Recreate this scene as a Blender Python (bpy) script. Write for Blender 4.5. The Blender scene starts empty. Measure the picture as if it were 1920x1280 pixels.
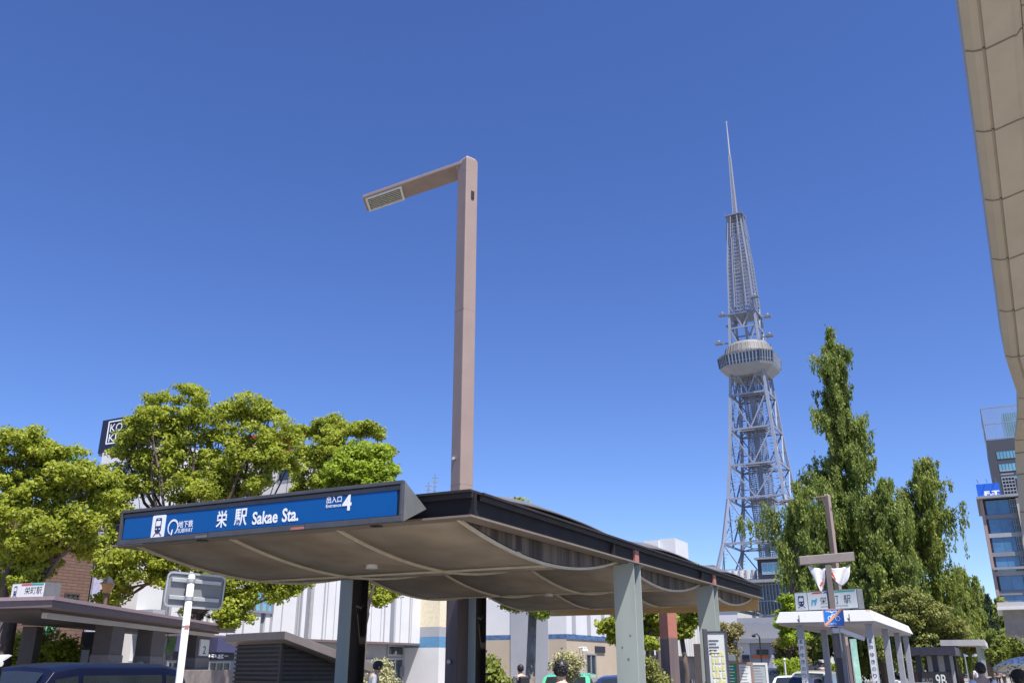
import bpy, math, random
import numpy as np
from mathutils import Vector, Matrix
random.seed(7)
RNG = np.random.default_rng(11)
C = bpy.context.scene.collection
scene = bpy.context.scene

# ---------------------------------------------------------------- camera, sky, sun
FPX, EYE = 1670.0, 1.65
PITCH = math.atan(610 / FPX)
SP, CP = math.sin(PITCH), math.cos(PITCH)
cam_d = bpy.data.cameras.new('camera'); cam = bpy.data.objects.new('camera', cam_d); C.objects.link(cam)
cam_d.sensor_width = 36; cam_d.lens = FPX / 1920 * 36
cam_d.clip_start = 0.1; cam_d.clip_end = 6000
cam.location = (0, 0, EYE); cam.rotation_euler = (math.radians(90) + PITCH, 0, 0)
scene.camera = cam

SUN_EL, SUN_AZ = math.radians(64), math.radians(148)     # azimuth clockwise from the view direction (+Y)
w = bpy.data.worlds.new('World'); scene.world = w; w.use_nodes = True
nt = w.node_tree; bg = nt.nodes['Background']
sky = nt.nodes.new('ShaderNodeTexSky'); sky.sky_type = 'NISHITA'; sky.sun_disc = False
sky.sun_elevation = SUN_EL; sky.sun_rotation = SUN_AZ
sky.altitude = 0; sky.air_density = 0.85; sky.dust_density = 0.12; sky.ozone_density = 6.0
hsv = nt.nodes.new('ShaderNodeHueSaturation'); hsv.inputs['Saturation'].default_value = 1.13; hsv.inputs['Hue'].default_value = 0.515
nt.links.new(sky.outputs[0], hsv.inputs['Color']); nt.links.new(hsv.outputs[0], bg.inputs[0]); bg.inputs[1].default_value = 0.10
sun_d = bpy.data.lights.new('sun', 'SUN'); sun_d.energy = 4.8; sun_d.angle = math.radians(0.53); sun_d.color = (1, .955, .89)
sun = bpy.data.objects.new('sun', sun_d); C.objects.link(sun)
sv = Vector((math.sin(SUN_AZ) * math.cos(SUN_EL), math.cos(SUN_AZ) * math.cos(SUN_EL), math.sin(SUN_EL)))
sun.rotation_euler = sv.to_track_quat('Z', 'Y').to_euler(); sun.location = (0, 0, 60)
scene.view_settings.view_transform = 'Standard'; scene.view_settings.look = 'None'
scene.view_settings.exposure = 0.85; scene.view_settings.gamma = 1
scene.cycles.max_bounces = 6; scene.cycles.transparent_max_bounces = 8

# ---------------------------------------------------------------- sight lines -> real places
A = math.radians(27.5)                                    # the street runs this far right of the view direction
CA, SA = math.cos(A), math.sin(A)
def ray(px, py):
    x, y = px - 960, 640 - py
    return x, FPX * CP - y * SP, y * CP + FPX * SP
def atD(px, py, D):
    x, y, z = ray(px, py); t = D / y
    return Vector((x * t, D, EYE + z * t))
def atZ(px, py, Z):
    x, y, z = ray(px, py); t = (Z - EYE) / z
    return Vector((x * t, y * t, Z))
def S(r, f, z=0): return Vector((r * CA + f * SA, -r * SA + f * CA, z))     # street frame -> world
def toS(p): return Vector((p[0] * CA - p[1] * SA, p[0] * SA + p[1] * CA, p[2]))
def pickr(px, py, r):
    d = toS(ray(px, py)); t = r / d[0]; return Vector((r, d[1] * t, EYE + d[2] * t))
def pickf(px, py, f):
    d = toS(ray(px, py)); t = f / d[1]; return Vector((d[0] * t, f, EYE + d[2] * t))
def mpp(D): return D / (FPX * CP)                          # metres per photo pixel at ground distance D (near the horizon)
def zat(py, D, px=960): return atD(px, py, D).z

# ---------------------------------------------------------------- materials
MATS = {}
def mat(name, col, rough=.6, metal=0., var=.12, scale=6., bump=0., bscale=40., col2=None, spec=.5, emit=None, alpha=1, coat=0, stretch=None, trans=0):
    if name in MATS: return MATS[name]
    m = bpy.data.materials.new(name); m.use_nodes = True; n = m.node_tree.nodes; l = m.node_tree.links
    b = n['Principled BSDF']; b.inputs['Roughness'].default_value = rough; b.inputs['Metallic'].default_value = metal
    b.inputs['Specular IOR Level'].default_value = spec
    if coat: b.inputs['Coat Weight'].default_value = coat; b.inputs['Coat Roughness'].default_value = .04
    tc = n.new('ShaderNodeTexCoord'); mp = n.new('ShaderNodeMapping'); l.new(tc.outputs['Object'], mp.inputs[0])
    if stretch: mp.inputs['Scale'].default_value = stretch
    nz = n.new('ShaderNodeTexNoise'); nz.inputs['Scale'].default_value = scale; nz.inputs['Detail'].default_value = 6; nz.inputs['Roughness'].default_value = .65
    l.new(mp.outputs[0], nz.inputs['Vector'])
    r = n.new('ShaderNodeValToRGB'); r.color_ramp.elements[0].position = .32; r.color_ramp.elements[1].position = .68
    c0 = [max(0, c * (1 - var)) for c in col]; c1 = [min(1, c * (1 + var)) for c in col] if col2 is None else col2
    if col2 is not None: c0 = col
    r.color_ramp.elements[0].color = (*c0, 1); r.color_ramp.elements[1].color = (*c1, 1)
    l.new(nz.outputs[0], r.inputs[0]); l.new(r.outputs[0], b.inputs['Base Color'])
    if bump:
        n2 = n.new('ShaderNodeTexNoise'); n2.inputs['Scale'].default_value = bscale; n2.inputs['Detail'].default_value = 5
        l.new(mp.outputs[0], n2.inputs['Vector'])
        bp = n.new('ShaderNodeBump'); bp.inputs['Strength'].default_value = bump; bp.inputs['Distance'].default_value = .02
        l.new(n2.outputs[0], bp.inputs['Height']); l.new(bp.outputs[0], b.inputs['Normal'])
    if emit: b.inputs['Emission Color'].default_value = (*emit[:3], 1); b.inputs['Emission Strength'].default_value = emit[3]
    MATS[name] = m; m['col'] = list(col)
    return m

def leaf_mat(name, dark, light, trans=.35, scale=2.2):
    m = bpy.data.materials.new(name); m.use_nodes = True; n = m.node_tree.nodes; l = m.node_tree.links
    b = n['Principled BSDF']; b.inputs['Roughness'].default_value = .55; b.inputs['Specular IOR Level'].default_value = .35
    at = n.new('ShaderNodeAttribute'); at.attribute_name = 'tint'
    tc = n.new('ShaderNodeTexCoord'); nz = n.new('ShaderNodeTexNoise'); nz.inputs['Scale'].default_value = scale; nz.inputs['Detail'].default_value = 3
    l.new(tc.outputs['Object'], nz.inputs['Vector'])
    ma = n.new('ShaderNodeMath'); ma.operation = 'MULTIPLY_ADD'; ma.inputs[1].default_value = .55
    l.new(at.outputs['Fac'], ma.inputs[0])
    m2 = n.new('ShaderNodeMath'); m2.operation = 'MULTIPLY_ADD'; m2.inputs[1].default_value = 1.1; m2.inputs[2].default_value = -.3
    l.new(nz.outputs[0], m2.inputs[0]); l.new(m2.outputs[0], ma.inputs[2])
    r = n.new('ShaderNodeValToRGB'); r.color_ramp.elements[0].color = (*dark, 1); r.color_ramp.elements[1].color = (*light, 1)
    l.new(ma.outputs[0], r.inputs[0]); l.new(r.outputs[0], b.inputs['Base Color'])
    tr = n.new('ShaderNodeBsdfTranslucent'); l.new(r.outputs[0], tr.inputs[0])
    mx = n.new('ShaderNodeMixShader'); mx.inputs[0].default_value = trans
    l.new(b.outputs[0], mx.inputs[1]); l.new(tr.outputs[0], mx.inputs[2]); l.new(mx.outputs[0], n['Material Output'].inputs[0])
    return m

def streak_mat(name, base, stain, zs=.5, xs=6., lo=.42, hi=.62, rough=.7):
    """vertical dirt streaks: noise stretched along z"""
    m = bpy.data.materials.new(name); m.use_nodes = True; n = m.node_tree.nodes; l = m.node_tree.links
    b = n['Principled BSDF']; b.inputs['Roughness'].default_value = rough
    tc = n.new('ShaderNodeTexCoord'); mp = n.new('ShaderNodeMapping'); mp.inputs['Scale'].default_value = (xs, xs, zs)
    l.new(tc.outputs['Object'], mp.inputs[0])
    nz = n.new('ShaderNodeTexNoise'); nz.inputs['Scale'].default_value = 1; nz.inputs['Detail'].default_value = 5
    l.new(mp.outputs[0], nz.inputs['Vector'])
    r = n.new('ShaderNodeValToRGB'); r.color_ramp.elements[0].position = lo; r.color_ramp.elements[1].position = hi
    r.color_ramp.elements[0].color = (*base, 1); r.color_ramp.elements[1].color = (*stain, 1)
    l.new(nz.outputs[0], r.inputs[0]); l.new(r.outputs[0], b.inputs['Base Color'])
    MATS[name] = m
    return m

def brick_mat(name, c1, c2, mortar, bw=.5, bh=.12):
    m = bpy.data.materials.new(name); m.use_nodes = True; n = m.node_tree.nodes; l = m.node_tree.links
    b = n['Principled BSDF']; b.inputs['Roughness'].default_value = .85
    tc = n.new('ShaderNodeTexCoord'); mp = n.new('ShaderNodeMapping'); mp.inputs['Rotation'].default_value = (math.radians(90), 0, math.radians(90))
    sx = n.new('ShaderNodeSeparateXYZ'); cb = n.new('ShaderNodeCombineXYZ'); ad = n.new('ShaderNodeMath')
    l.new(tc.outputs['Object'], sx.inputs[0]); l.new(sx.outputs[0], ad.inputs[0]); l.new(sx.outputs[1], ad.inputs[1])
    l.new(ad.outputs[0], cb.inputs[0]); l.new(sx.outputs[2], cb.inputs[1])
    t = n.new('ShaderNodeTexBrick'); l.new(cb.outputs[0], t.inputs['Vector'])
    t.inputs['Color1'].default_value = (*c1, 1); t.inputs['Color2'].default_value = (*c2, 1); t.inputs['Mortar'].default_value = (*mortar, 1)
    t.inputs['Scale'].default_value = 1; t.inputs['Brick Width'].default_value = bw; t.inputs['Row Height'].default_value = bh; t.inputs['Mortar Size'].default_value = .018
    l.new(t.outputs[0], b.inputs['Base Color'])
    return m

M_dark = mat('dark_steel_paint', (.016, .016, .019), .65, var=.25, scale=3, spec=.2)
M_darkw = mat('dark_brown_paint_and_post_shade', (.028, .024, .024), .6, var=.25, scale=3, spec=.3)
M_flange = mat('beige_flange_paint', (.19, .155, .12), .6, var=.15, scale=3)
M_soffit = streak_mat('brown_soffit_sheet', (.32, .262, .19), (.22, .178, .125), .9, 1.6, .38, .66)
M_rib = mat('pale_soffit_rib', (.56, .50, .37), .6, var=.1)
M_colm = streak_mat('pale_green_column_paint', (.36, .40, .375), (.30, .335, .31), .5, 3, .4, .7)
M_rust = mat('rust_red_primer', (.36, .14, .12), .6, var=.15)
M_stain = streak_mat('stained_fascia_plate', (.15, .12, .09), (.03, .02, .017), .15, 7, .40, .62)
M_ochre = mat('ochre_sheet', (.62, .42, .19), .6, var=.12, scale=2)
M_roof = mat('grey_roof_sheet', (.13, .125, .13), .5, var=.15)
M_blue = mat('sign_blue', (.001, .085, .30), .5, var=.05, scale=1.5, spec=.25)
M_white = mat('white_lettering', (.85, .86, .88), .5, var=.02)
M_signfr = mat('sign_frame_grey', (.085, .085, .095), .5, var=.15, metal=.3)
M_signside = mat('sign_side_grey', (.16, .165, .165), .5, var=.1, metal=.2)
M_navy = mat('navy_print', (.02, .03, .11), .5, var=.05)
M_black = mat('black_print', (.02, .02, .022), .5, var=.1)
M_pole = mat('pinkish_brown_pole_paint', (.29, .215, .185), .5, var=.06, scale=2)
M_polebase = streak_mat('dark_brown_pole_base', (.11, .085, .085), (.155, .11, .105), .6, 5, .4, .65)
M_pole2 = mat('red_brown_pillar', (.34, .13, .09), .6, var=.08)
M_galv = mat('galvanised_steel', (.42, .43, .44), .45, metal=.5, var=.1)
M_alu = mat('aluminium_sheet', (.20, .205, .215), .55, metal=.3, var=.08, scale=2)
M_wpaint = mat('white_paint', (.66, .68, .66), .45, var=.05)
M_wwall = mat('white_wall', (.62, .62, .63), .7, var=.04, scale=.7)
M_gwall = mat('grey_wall', (.33, .34, .37), .8, var=.06, scale=.7)
M_gwall2 = mat('dark_grey_wall', (.21, .22, .25), .8, var=.06, scale=.7)
M_beige = mat('beige_wall', (.52, .49, .47), .8, var=.05, scale=.7)
M_tan = mat('tan_wall', (.42, .35, .27), .8, var=.05, scale=.7)
M_glass = mat('dark_glass', (.03, .045, .06), .08, var=.3, scale=.8, spec=.8)
M_glassb = mat('blue_glass', (.07, .18, .34), .1, var=.35, scale=.15, spec=.8)
M_glassc = mat('pale_blue_glass', (.14, .33, .44), .12, var=.2, scale=.2, spec=.8)
M_shopdark = mat('shop_dark', (.03, .03, .045), .5, var=.2)
M_granite = mat('granite', (.24, .20, .18), .75, var=.3, scale=3, bump=.1)
M_concrete = mat('pale_concrete', (.42, .41, .39), .85, var=.12, scale=1.5)
M_bark = mat('bark', (.10, .075, .06), .95, var=.4, scale=5, bump=.8, bscale=14, stretch=(1, 1, .35))
M_barkp = mat('pale_bark', (.24, .20, .17), .95, var=.4, scale=4, bump=.8, bscale=14)
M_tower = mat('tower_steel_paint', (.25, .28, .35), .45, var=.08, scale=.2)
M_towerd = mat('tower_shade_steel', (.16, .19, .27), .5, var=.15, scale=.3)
M_mesh = mat('tower_mesh_steel', (.21, .24, .31), .5, var=.2, scale=.3)
M_deck = mat('deck_panel', (.27, .275, .29), .5, var=.1, scale=.4)
M_deckroof = mat('deck_roof', (.20, .19, .175), .6, var=.2, scale=.8)
M_stone = mat('pale_stone_cladding', (.42, .375, .29), .6, var=.07, scale=1.2)
M_joint = mat('dark_joint', (.10, .08, .06), .9, var=.1)
M_shelterw = streak_mat('white_fascia_rusting', (.50, .51, .52), (.44, .40, .35), .8, 1.5, .62, .75)
M_ceil = mat('grey_ceiling', (.36, .34, .35), .7, var=.06)
M_mauve = mat('mauve_brown_fascia', (.15, .11, .112), .55, var=.1)
M_brownsh = mat('brown_shelter', (.085, .068, .066), .6, var=.15)
M_paleroof = mat('pale_roof_rim', (.30, .22, .23), .5, var=.08)
M_slat = mat('dark_bronze_slats', (.055, .045, .038), .5, var=.1)
M_hutroof = mat('hut_roof_fascia', (.17, .145, .135), .5, var=.1, scale=3)
M_skin = mat('skin', (.52, .33, .24), .55, var=.05)
M_hair = mat('black_hair', (.012, .011, .012), .5, var=.3, scale=30)
M_tyre = mat('tyre_rubber', (.02, .02, .02), .8)
M_lens = mat('lamp_diffuser', (.50, .51, .45), .35, var=.1, scale=12)
M_lens2 = mat('tube_plastic', (.62, .60, .56), .4, var=.08)
L_camp = leaf_mat('camphor_leaves', (.14, .18, .014), (.50, .55, .065), .5)
L_campd = leaf_mat('camphor_leaves_dark', (.07, .10, .015), (.28, .32, .05), .4)
L_bright = leaf_mat('bright_leaves', (.17, .26, .018), (.42, .52, .05), .5)
L_olive = leaf_mat('olive_leaves', (.10, .12, .025), (.34, .35, .09), .4)
L_red = leaf_mat('redwood_needles', (.06, .115, .022), (.34, .40, .085), .42, 1.2)
L_red2 = leaf_mat('redwood_needles_pale', (.08, .14, .025), (.38, .42, .085), .42, 1.2)
L_darkf = leaf_mat('dark_evergreen_leaves', (.015, .035, .015), (.05, .08, .03), .2, 1)
L_brown = leaf_mat('browning_leaves', (.13, .11, .04), (.32, .28, .11), .35)
L_pale = leaf_mat('pale_plant_leaves', (.30, .30, .14), (.55, .52, .28), .35)

# ---------------------------------------------------------------- objects and tags
def tag(o, label=None, cat=None, group=None, kind=None):
    if label: o['label'] = label
    if cat: o['category'] = cat
    if group: o['group'] = group
    if kind: o['kind'] = kind
    return o
def thing(name, loc, rz=0, label=None, cat=None, group=None):
    o = bpy.data.objects.new(name, None); C.objects.link(o); o.location = loc; o.rotation_euler = (0, 0, rz)
    o.empty_display_size = .2
    return tag(o, label, cat, group)
class MB:
    def __init__(s): s.v = []; s.f = []; s.m = []; s.mi = 0
    def add(s, vs, fs):
        b = len(s.v); s.v += [tuple(v) for v in vs]; s.f += [tuple(b + i for i in f) for f in fs]; s.m += [s.mi] * len(fs); return s
    def mat(s, i): s.mi = i; return s
    def hexa(s, p):   # 8 points: bottom 4 ccw, top 4
        return s.add(p, [(3, 2, 1, 0), (4, 5, 6, 7), (0, 1, 5, 4), (1, 2, 6, 5), (2, 3, 7, 6), (3, 0, 4, 7)])
    def box(s, x0, x1, y0, y1, z0, z1):
        if x0 > x1: x0, x1 = x1, x0
        if y0 > y1: y0, y1 = y1, y0
        if z0 > z1: z0, z1 = z1, z0
        return s.hexa([(x0, y0, z0), (x1, y0, z0), (x1, y1, z0), (x0, y1, z0), (x0, y0, z1), (x1, y0, z1), (x1, y1, z1), (x0, y1, z1)])
    def bar(s, p, q, w, h=None):
        p, q = Vector(p), Vector(q); d = q - p
        if d.length < 1e-6: return s
        h = h or w; u = d.normalized(); up = Vector((0, 0, 1)) if abs(u.z) < .98 else Vector((0, 1, 0))
        a = u.cross(up).normalized() * w / 2; b = a.cross(u).normalized() * h / 2
        return s.hexa([p - a - b, p + a - b, q + a - b, q - a - b, p - a + b, p + a + b, q + a + b, q - a + b])
    def tube(s, pts, rs, n=8, cap=True):
        pts = [Vector(p) for p in pts]
        if not hasattr(rs, '__len__'): rs = [rs] * len(pts)
        vs = []; prev = None
        for i, p in enumerate(pts):
            d = (pts[min(i + 1, len(pts) - 1)] - pts[max(i - 1, 0)]).normalized()
            if prev is None:
                a = d.orthogonal().normalized()
            else:
                a = (prev - d * prev.dot(d)).normalized()
            prev = a; b = d.cross(a)
            for k in range(n):
                t = 2 * math.pi * k / n; vs.append(p + (a * math.cos(t) + b * math.sin(t)) * rs[i])
        fs = [(i * n + k, i * n + (k + 1) % n, (i + 1) * n + (k + 1) % n, (i + 1) * n + k) for i in range(len(pts) - 1) for k in range(n)]
        if cap: fs += [tuple(range(n - 1, -1, -1)), tuple((len(pts) - 1) * n + k for k in range(n))]
        return s.add(vs, fs)
    def prism(s, poly, d):      # planar polygon extruded by vector d
        n = len(poly); d = Vector(d); P = [Vector(p) for p in poly]; vs = P + [p + d for p in P]
        fs = [tuple(range(n - 1, -1, -1)), tuple(range(n, 2 * n))] + [(i, (i + 1) % n, n + (i + 1) % n, n + i) for i in range(n)]
        return s.add(vs, fs)
    def ball(s, c, r, nu=12, nv=8):
        c = Vector(c); r = (r, r, r) if not hasattr(r, '__len__') else r
        vs = [c + Vector((0, 0, r[2]))]
        for j in range(1, nv):
            t = math.pi * j / nv
            for i in range(nu):
                a = 2 * math.pi * i / nu; vs.append(c + Vector((r[0] * math.sin(t) * math.cos(a), r[1] * math.sin(t) * math.sin(a), r[2] * math.cos(t))))
        vs.append(c - Vector((0, 0, r[2])))
        fs = [(0, 1 + i, 1 + (i + 1) % nu) for i in range(nu)]
        for j in range(nv - 2):
            for i in range(nu): fs.append((1 + j * nu + i, 1 + (j + 1) * nu + i, 1 + (j + 1) * nu + (i + 1) % nu, 1 + j * nu + (i + 1) % nu))
        L = len(vs) - 1; fs += [(L, 1 + (nv - 2) * nu + (i + 1) % nu, 1 + (nv - 2) * nu + i) for i in range(nu)]
        return s.add(vs, fs)
    def grid(s, fn, nu, nv):
        vs = [fn(i / nu, j / nv) for j in range(nv + 1) for i in range(nu + 1)]
        return s.add(vs, [(j * (nu + 1) + i, j * (nu + 1) + i + 1, (j + 1) * (nu + 1) + i + 1, (j + 1) * (nu + 1) + i) for j in range(nv) for i in range(nu)])
    def build(s, name, m, parent=None, bevel=0, smooth=False, solid=0):
        me = bpy.data.meshes.new(name); me.from_pydata(s.v, [], s.f)
        for mm in (m if isinstance(m, (list, tuple)) else [m]): me.materials.append(mm)
        if any(s.m): me.polygons.foreach_set('material_index', s.m)
        if smooth: me.polygons.foreach_set('use_smooth', [True] * len(s.f))
        me.update()
        o = bpy.data.objects.new(name, me); C.objects.link(o)
        if parent: o.parent = parent
        if solid: k = o.modifiers.new('solid', 'SOLIDIFY'); k.thickness = solid
        if bevel:
            k = o.modifiers.new('bevel', 'BEVEL'); k.width = bevel; k.segments = 2; k.limit_method = 'ANGLE'; k.harden_normals = False
        return o
def box(name, m, parent, *a, bevel=0): return MB().box(*a).build(name, m, parent, bevel)
def copy_tree(o, parent=None):
    c = o.copy(); C.objects.link(c); c.parent = parent
    for ch in o.children: copy_tree(ch, c)
    return c

# text as a thin mesh in a plane: origin o, axis u (reading direction), axis v (up); fitted to w x h
def text_mesh(body, w=None, h=None, off=0.):
    cu = bpy.data.curves.new('t', 'FONT'); cu.body = body; cu.size = 1; cu.offset = off; cu.resolution_u = 3
    ob = bpy.data.objects.new('t', cu); C.objects.link(ob)
    me = bpy.data.meshes.new_from_object(ob.evaluated_get(bpy.context.evaluated_depsgraph_get()))
    bpy.data.objects.remove(ob); bpy.data.curves.remove(cu)
    co = np.array([v.co[:] for v in me.vertices]); mn, mx = co.min(0), co.max(0)
    sx = w / (mx[0] - mn[0]) if w else None; sy = h / (mx[1] - mn[1]) if h else None
    sx = sx or sy; sy = sy or sx
    fs = [tuple(p.vertices) for p in me.polygons]
    bpy.data.meshes.remove(me)
    return [((c[0] - mn[0]) * sx, (c[1] - mn[1]) * sy) for c in co], fs
def text(parent, body, o, u, v, w, h, m, off=.0, name='lettering'):
    pts, fs = text_mesh(body, w, h, off); o, u, v = Vector(o), Vector(u), Vector(v)
    return MB().add([o + u * a + v * b for a, b in pts], fs).build(name, m, parent)

# ---------------------------------------------------------------- the setting
def sheet(name, m, pts, z):
    return tag(MB().add([(p[0], p[1], z) for p in pts], [tuple(range(len(pts)))]).build(name, m), kind='structure')
M_ground = mat('ground_paving', (.24, .225, .205), .9, var=.12, scale=.6, bump=.2, bscale=5)
M_asph = mat('asphalt', (.06, .06, .062), .9, var=.25, scale=1.2, bump=.3, bscale=60)
M_pave = mat('pavement_slabs', (.26, .24, .215), .85, var=.12, scale=1.1)
M_line = mat('road_paint', (.72, .72, .70), .7, var=.1)
sheet('ground', M_ground, [(-3000, -3000), (3000, -3000), (3000, 3000), (-3000, 3000)], -.13)
sheet('road', M_asph, [S(-15.6, -60)[:2], S(-7.2, -60)[:2], S(-7.2, 420)[:2], S(-15.6, 420)[:2]], -.126)
for i, (a, b) in enumerate(((-7.2, 160), (-150, -15.6))):
    o = MB()
    c = [S(a, -60), S(b, -60), S(b, 430), S(a, 430)]
    o.hexa([(p.x, p.y, -.128) for p in c] + [(p.x, p.y, 0) for p in c])
    tag(o.build('pavement', M_pave), kind='structure')
mk = MB()
for k in range(60):
    f0 = -30 + k * 7
    c = [S(-11.5, f0), S(-11.35, f0), S(-11.35, f0 + 4), S(-11.5, f0 + 4)]
    mk.add([(p.x, p.y, -.122) for p in c], [(0, 1, 2, 3)])
tag(mk.build('road_marking', M_line), kind='structure')

# ---------------------------------------------------------------- near canopy of the subway entrance
O3 = atZ(883, 967.5, 3.0); cs = toS(O3)
CR, CF = cs.x, cs.y                                        # street coordinates of the near right corner
canopy = thing('subway_entrance_canopy', S(CR, CF), -A, 'large brown steel canopy on pale green posts behind the long blue station sign', 'canopy')
W_, LEN, ZB, ZT = 4.95, 12.35, 3.0, 3.26
BAYS = [0, 4.55, 8.55, LEN]
def ibeam(p, q, side, name='edge_beam', deep=ZT, lip=.10, inner=.20):
    """edge beam from p to q (local), 'side' = outward unit vector; web set back under a top lip"""
    p, q, n = Vector(p), Vector(q), Vector(side)
    def strip(mb, a, b, z0, z1):
        P0, P1, Q0, Q1 = p + n * a, p + n * b, q + n * a, q + n * b
        mb.hexa([(P1.x, P1.y, z0), (Q1.x, Q1.y, z0), (Q0.x, Q0.y, z0), (P0.x, P0.y, z0), (P1.x, P1.y, z1), (Q1.x, Q1.y, z1), (Q0.x, Q0.y, z1), (P0.x, P0.y, z1)])
    mb = MB(); strip(mb, -inner + .09, -.06, ZB + .022, deep - .025)
    mb.mat(1); strip(mb, -inner, 0, ZB, ZB + .02)
    mb.mat(2); strip(mb, -inner - .02, .02, deep - .023, deep)
    mb.mat(2); strip(mb, -.04, -.015, deep - .075, deep - .025)
    return mb.build(name, [M_dark, M_flange, M_darkw], canopy)
ibeam((0, .205, 0), (0, LEN, 0), (1, 0, 0))
ibeam((-W_, LEN, 0), (-W_, .205, 0), (-1, 0, 0))
ibeam((-W_ - .0, 0, 0), (0.0, 0, 0), (0, -1, 0))
for k, y in enumerate(BAYS[1:3]):                           # cross beams on the posts
    mb = MB().box(-W_ + .21, -.21, y - .02, y + .10, ZB + .02, ZT - .04); mb.mat(1).box(-W_ + .205, -.205, y - .07, y + .14, ZB - .02, ZB + .018)
    mb.build('cross_beam', [M_dark, M_flange], canopy)
box('end_plate', M_ochre, canopy, -W_ - .02, -.12, LEN - .02, LEN + .04, ZB - .23, ZB + .06)
MB().box(-W_ + .1, -.1, LEN + .045, LEN + .2, ZB + .065, ZT - .03).build('end_beam', M_darkw, canopy)
SAG = .25
for b in range(3):
    y0 = BAYS[b] + (.14 if b == 0 else .16); y1 = BAYS[b + 1] - .08
    if b == 2: y1 = LEN - .05
    xs = [-.24, -1.72, -3.22, -W_ + .24]
    zf = lambda t: ZB + .0 - SAG * 4 * t * (1 - t) * (.9 if b else 1) + .03
    for i in range(3):
        for j in range(2):
            t0, t1 = j / 2 + .004, (j + 1) / 2 - .004
            o = MB().grid(lambda u, v: (xs[i] + (xs[i + 1] - xs[i]) * u, y0 + (y1 - y0) * (t0 + (t1 - t0) * v), zf(t0 + (t1 - t0) * v)), 2, 10).build('soffit_panel', M_soffit, canopy, smooth=True, solid=.012)
    for i, x in enumerate(xs):
        wd = .028 if i in (1, 2) else .03
        o = MB()
        pts = [(x, y0 + (y1 - y0) * k / 16, zf(k / 16) - .012) for k in range(17)]
        for k in range(16): o.bar(pts[k], pts[k + 1], wd, .03)
        o.build('soffit_rib', M_rib, canopy)
    ym = (y0 + y1) / 2
    MB().box(xs[0], xs[3], ym - .013, ym + .013, zf(.5) - .026, zf(.5) - .002).build('soffit_rib', M_rib, canopy)
    # stained side plates closing the gap between beam and sheet
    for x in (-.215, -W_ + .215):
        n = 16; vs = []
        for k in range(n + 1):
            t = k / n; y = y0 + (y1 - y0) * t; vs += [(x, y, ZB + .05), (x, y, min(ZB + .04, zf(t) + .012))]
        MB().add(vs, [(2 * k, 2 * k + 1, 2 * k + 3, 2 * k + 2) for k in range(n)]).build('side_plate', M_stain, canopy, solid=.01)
    # vaulted roof sheet above
    H = .40
    ry0 = BAYS[b] + .25; ry1 = BAYS[b + 1] - .1
    MB().grid(lambda u, v: (-.12 - (W_ - .24) * u, ry0 + (ry1 - ry0) * v, ZT - .02 + H * 4 * v * (1 - v) * (.25 + .75 * math.sin(math.pi * min(1, max(0, u * 1.0 + .0))) ** .5)), 14, 14).build('roof_sheet', M_roof, canopy, smooth=True, solid=.02)
    for k in range(2):
        box('downlight', M_black, canopy, -1.2 - 2.4 * k, -1.1 - 2.4 * k, .03, .11, ZB - .012, ZB - .001) if b == 0 else None
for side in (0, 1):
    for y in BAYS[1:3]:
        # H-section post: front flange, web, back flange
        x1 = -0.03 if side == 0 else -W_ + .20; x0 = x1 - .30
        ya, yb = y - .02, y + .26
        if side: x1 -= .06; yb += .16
        m = MB().box(x0, x1, ya, ya + .018, 0, ZB - .002); m.mat(side); m.box(x0, x1, yb - .018, yb, 0, ZB - .002); m.box((x0 + x1) / 2 - .01, (x0 + x1) / 2 + .01, ya + .018, yb - .018, 0, ZB - .002)  # left row: shade on web and back flange is put into their colour
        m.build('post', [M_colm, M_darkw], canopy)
        m = MB().box(x0 + .03, x1 + .001 if side == 0 else x1 - .03, y + .06, y + .22, ZB + .022, ZT - .026)
        m.build('post_cap', M_rust, canopy)
        MB().box(x0 - .08, x1 + .08, ya - .1, yb + .1, .14, .16).build('base_plate', M_galv, canopy)

for b in range(3):                                          # web stiffeners, bolts and a drain pipe
    for k in range(3):
        y = BAYS[b] + (BAYS[b + 1] - BAYS[b]) * (k + .5) / 3
        box('stiffener', M_darkw, canopy, -.058, -.012, y - .006, y + .006, ZB + .022, ZT - .08) if k == 2 and b < 2 else None
for y in BAYS[1:3]:
    for dy in (-.12, -.06, .34, .40):
        MB().tube([(-.05, y + dy, ZB - .001), (-.05, y + dy, ZB - .018)], .014, 6).build('bolt', M_galv, canopy)
    MB().box(-.20, -.12, y - .034, y - .0205, 1.1, 1.16).build('cover_plate', M_colm, canopy)
    for (dx, z, r_) in ((-.10, 1.42, .03), (-.27, 1.40, .025), (-.16, 1.75, .014), (-.24, 1.9, .012), (-.12, 2.05, .012), (-.29, 1.2, .02)):
        MB().prism([(dx + r_ * (1 + .25 * math.sin(3 * t + dx * 40)) * math.cos(t * math.pi / 5), y - .0212, z + r_ * 1.2 * math.sin(t * math.pi / 5)) for t in range(10)], (0, -.0008, 0)).build('grime_spot', mat('post_grime', (.13, .14, .13), .8), canopy)
for y in (1.6, 6.6, 10.4):
    MB().tube([(-2.3, y, ZB - .19), (-2.3, y, ZB - .235)], .07, 16).build('ceiling_light', M_lens2, canopy)

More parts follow.
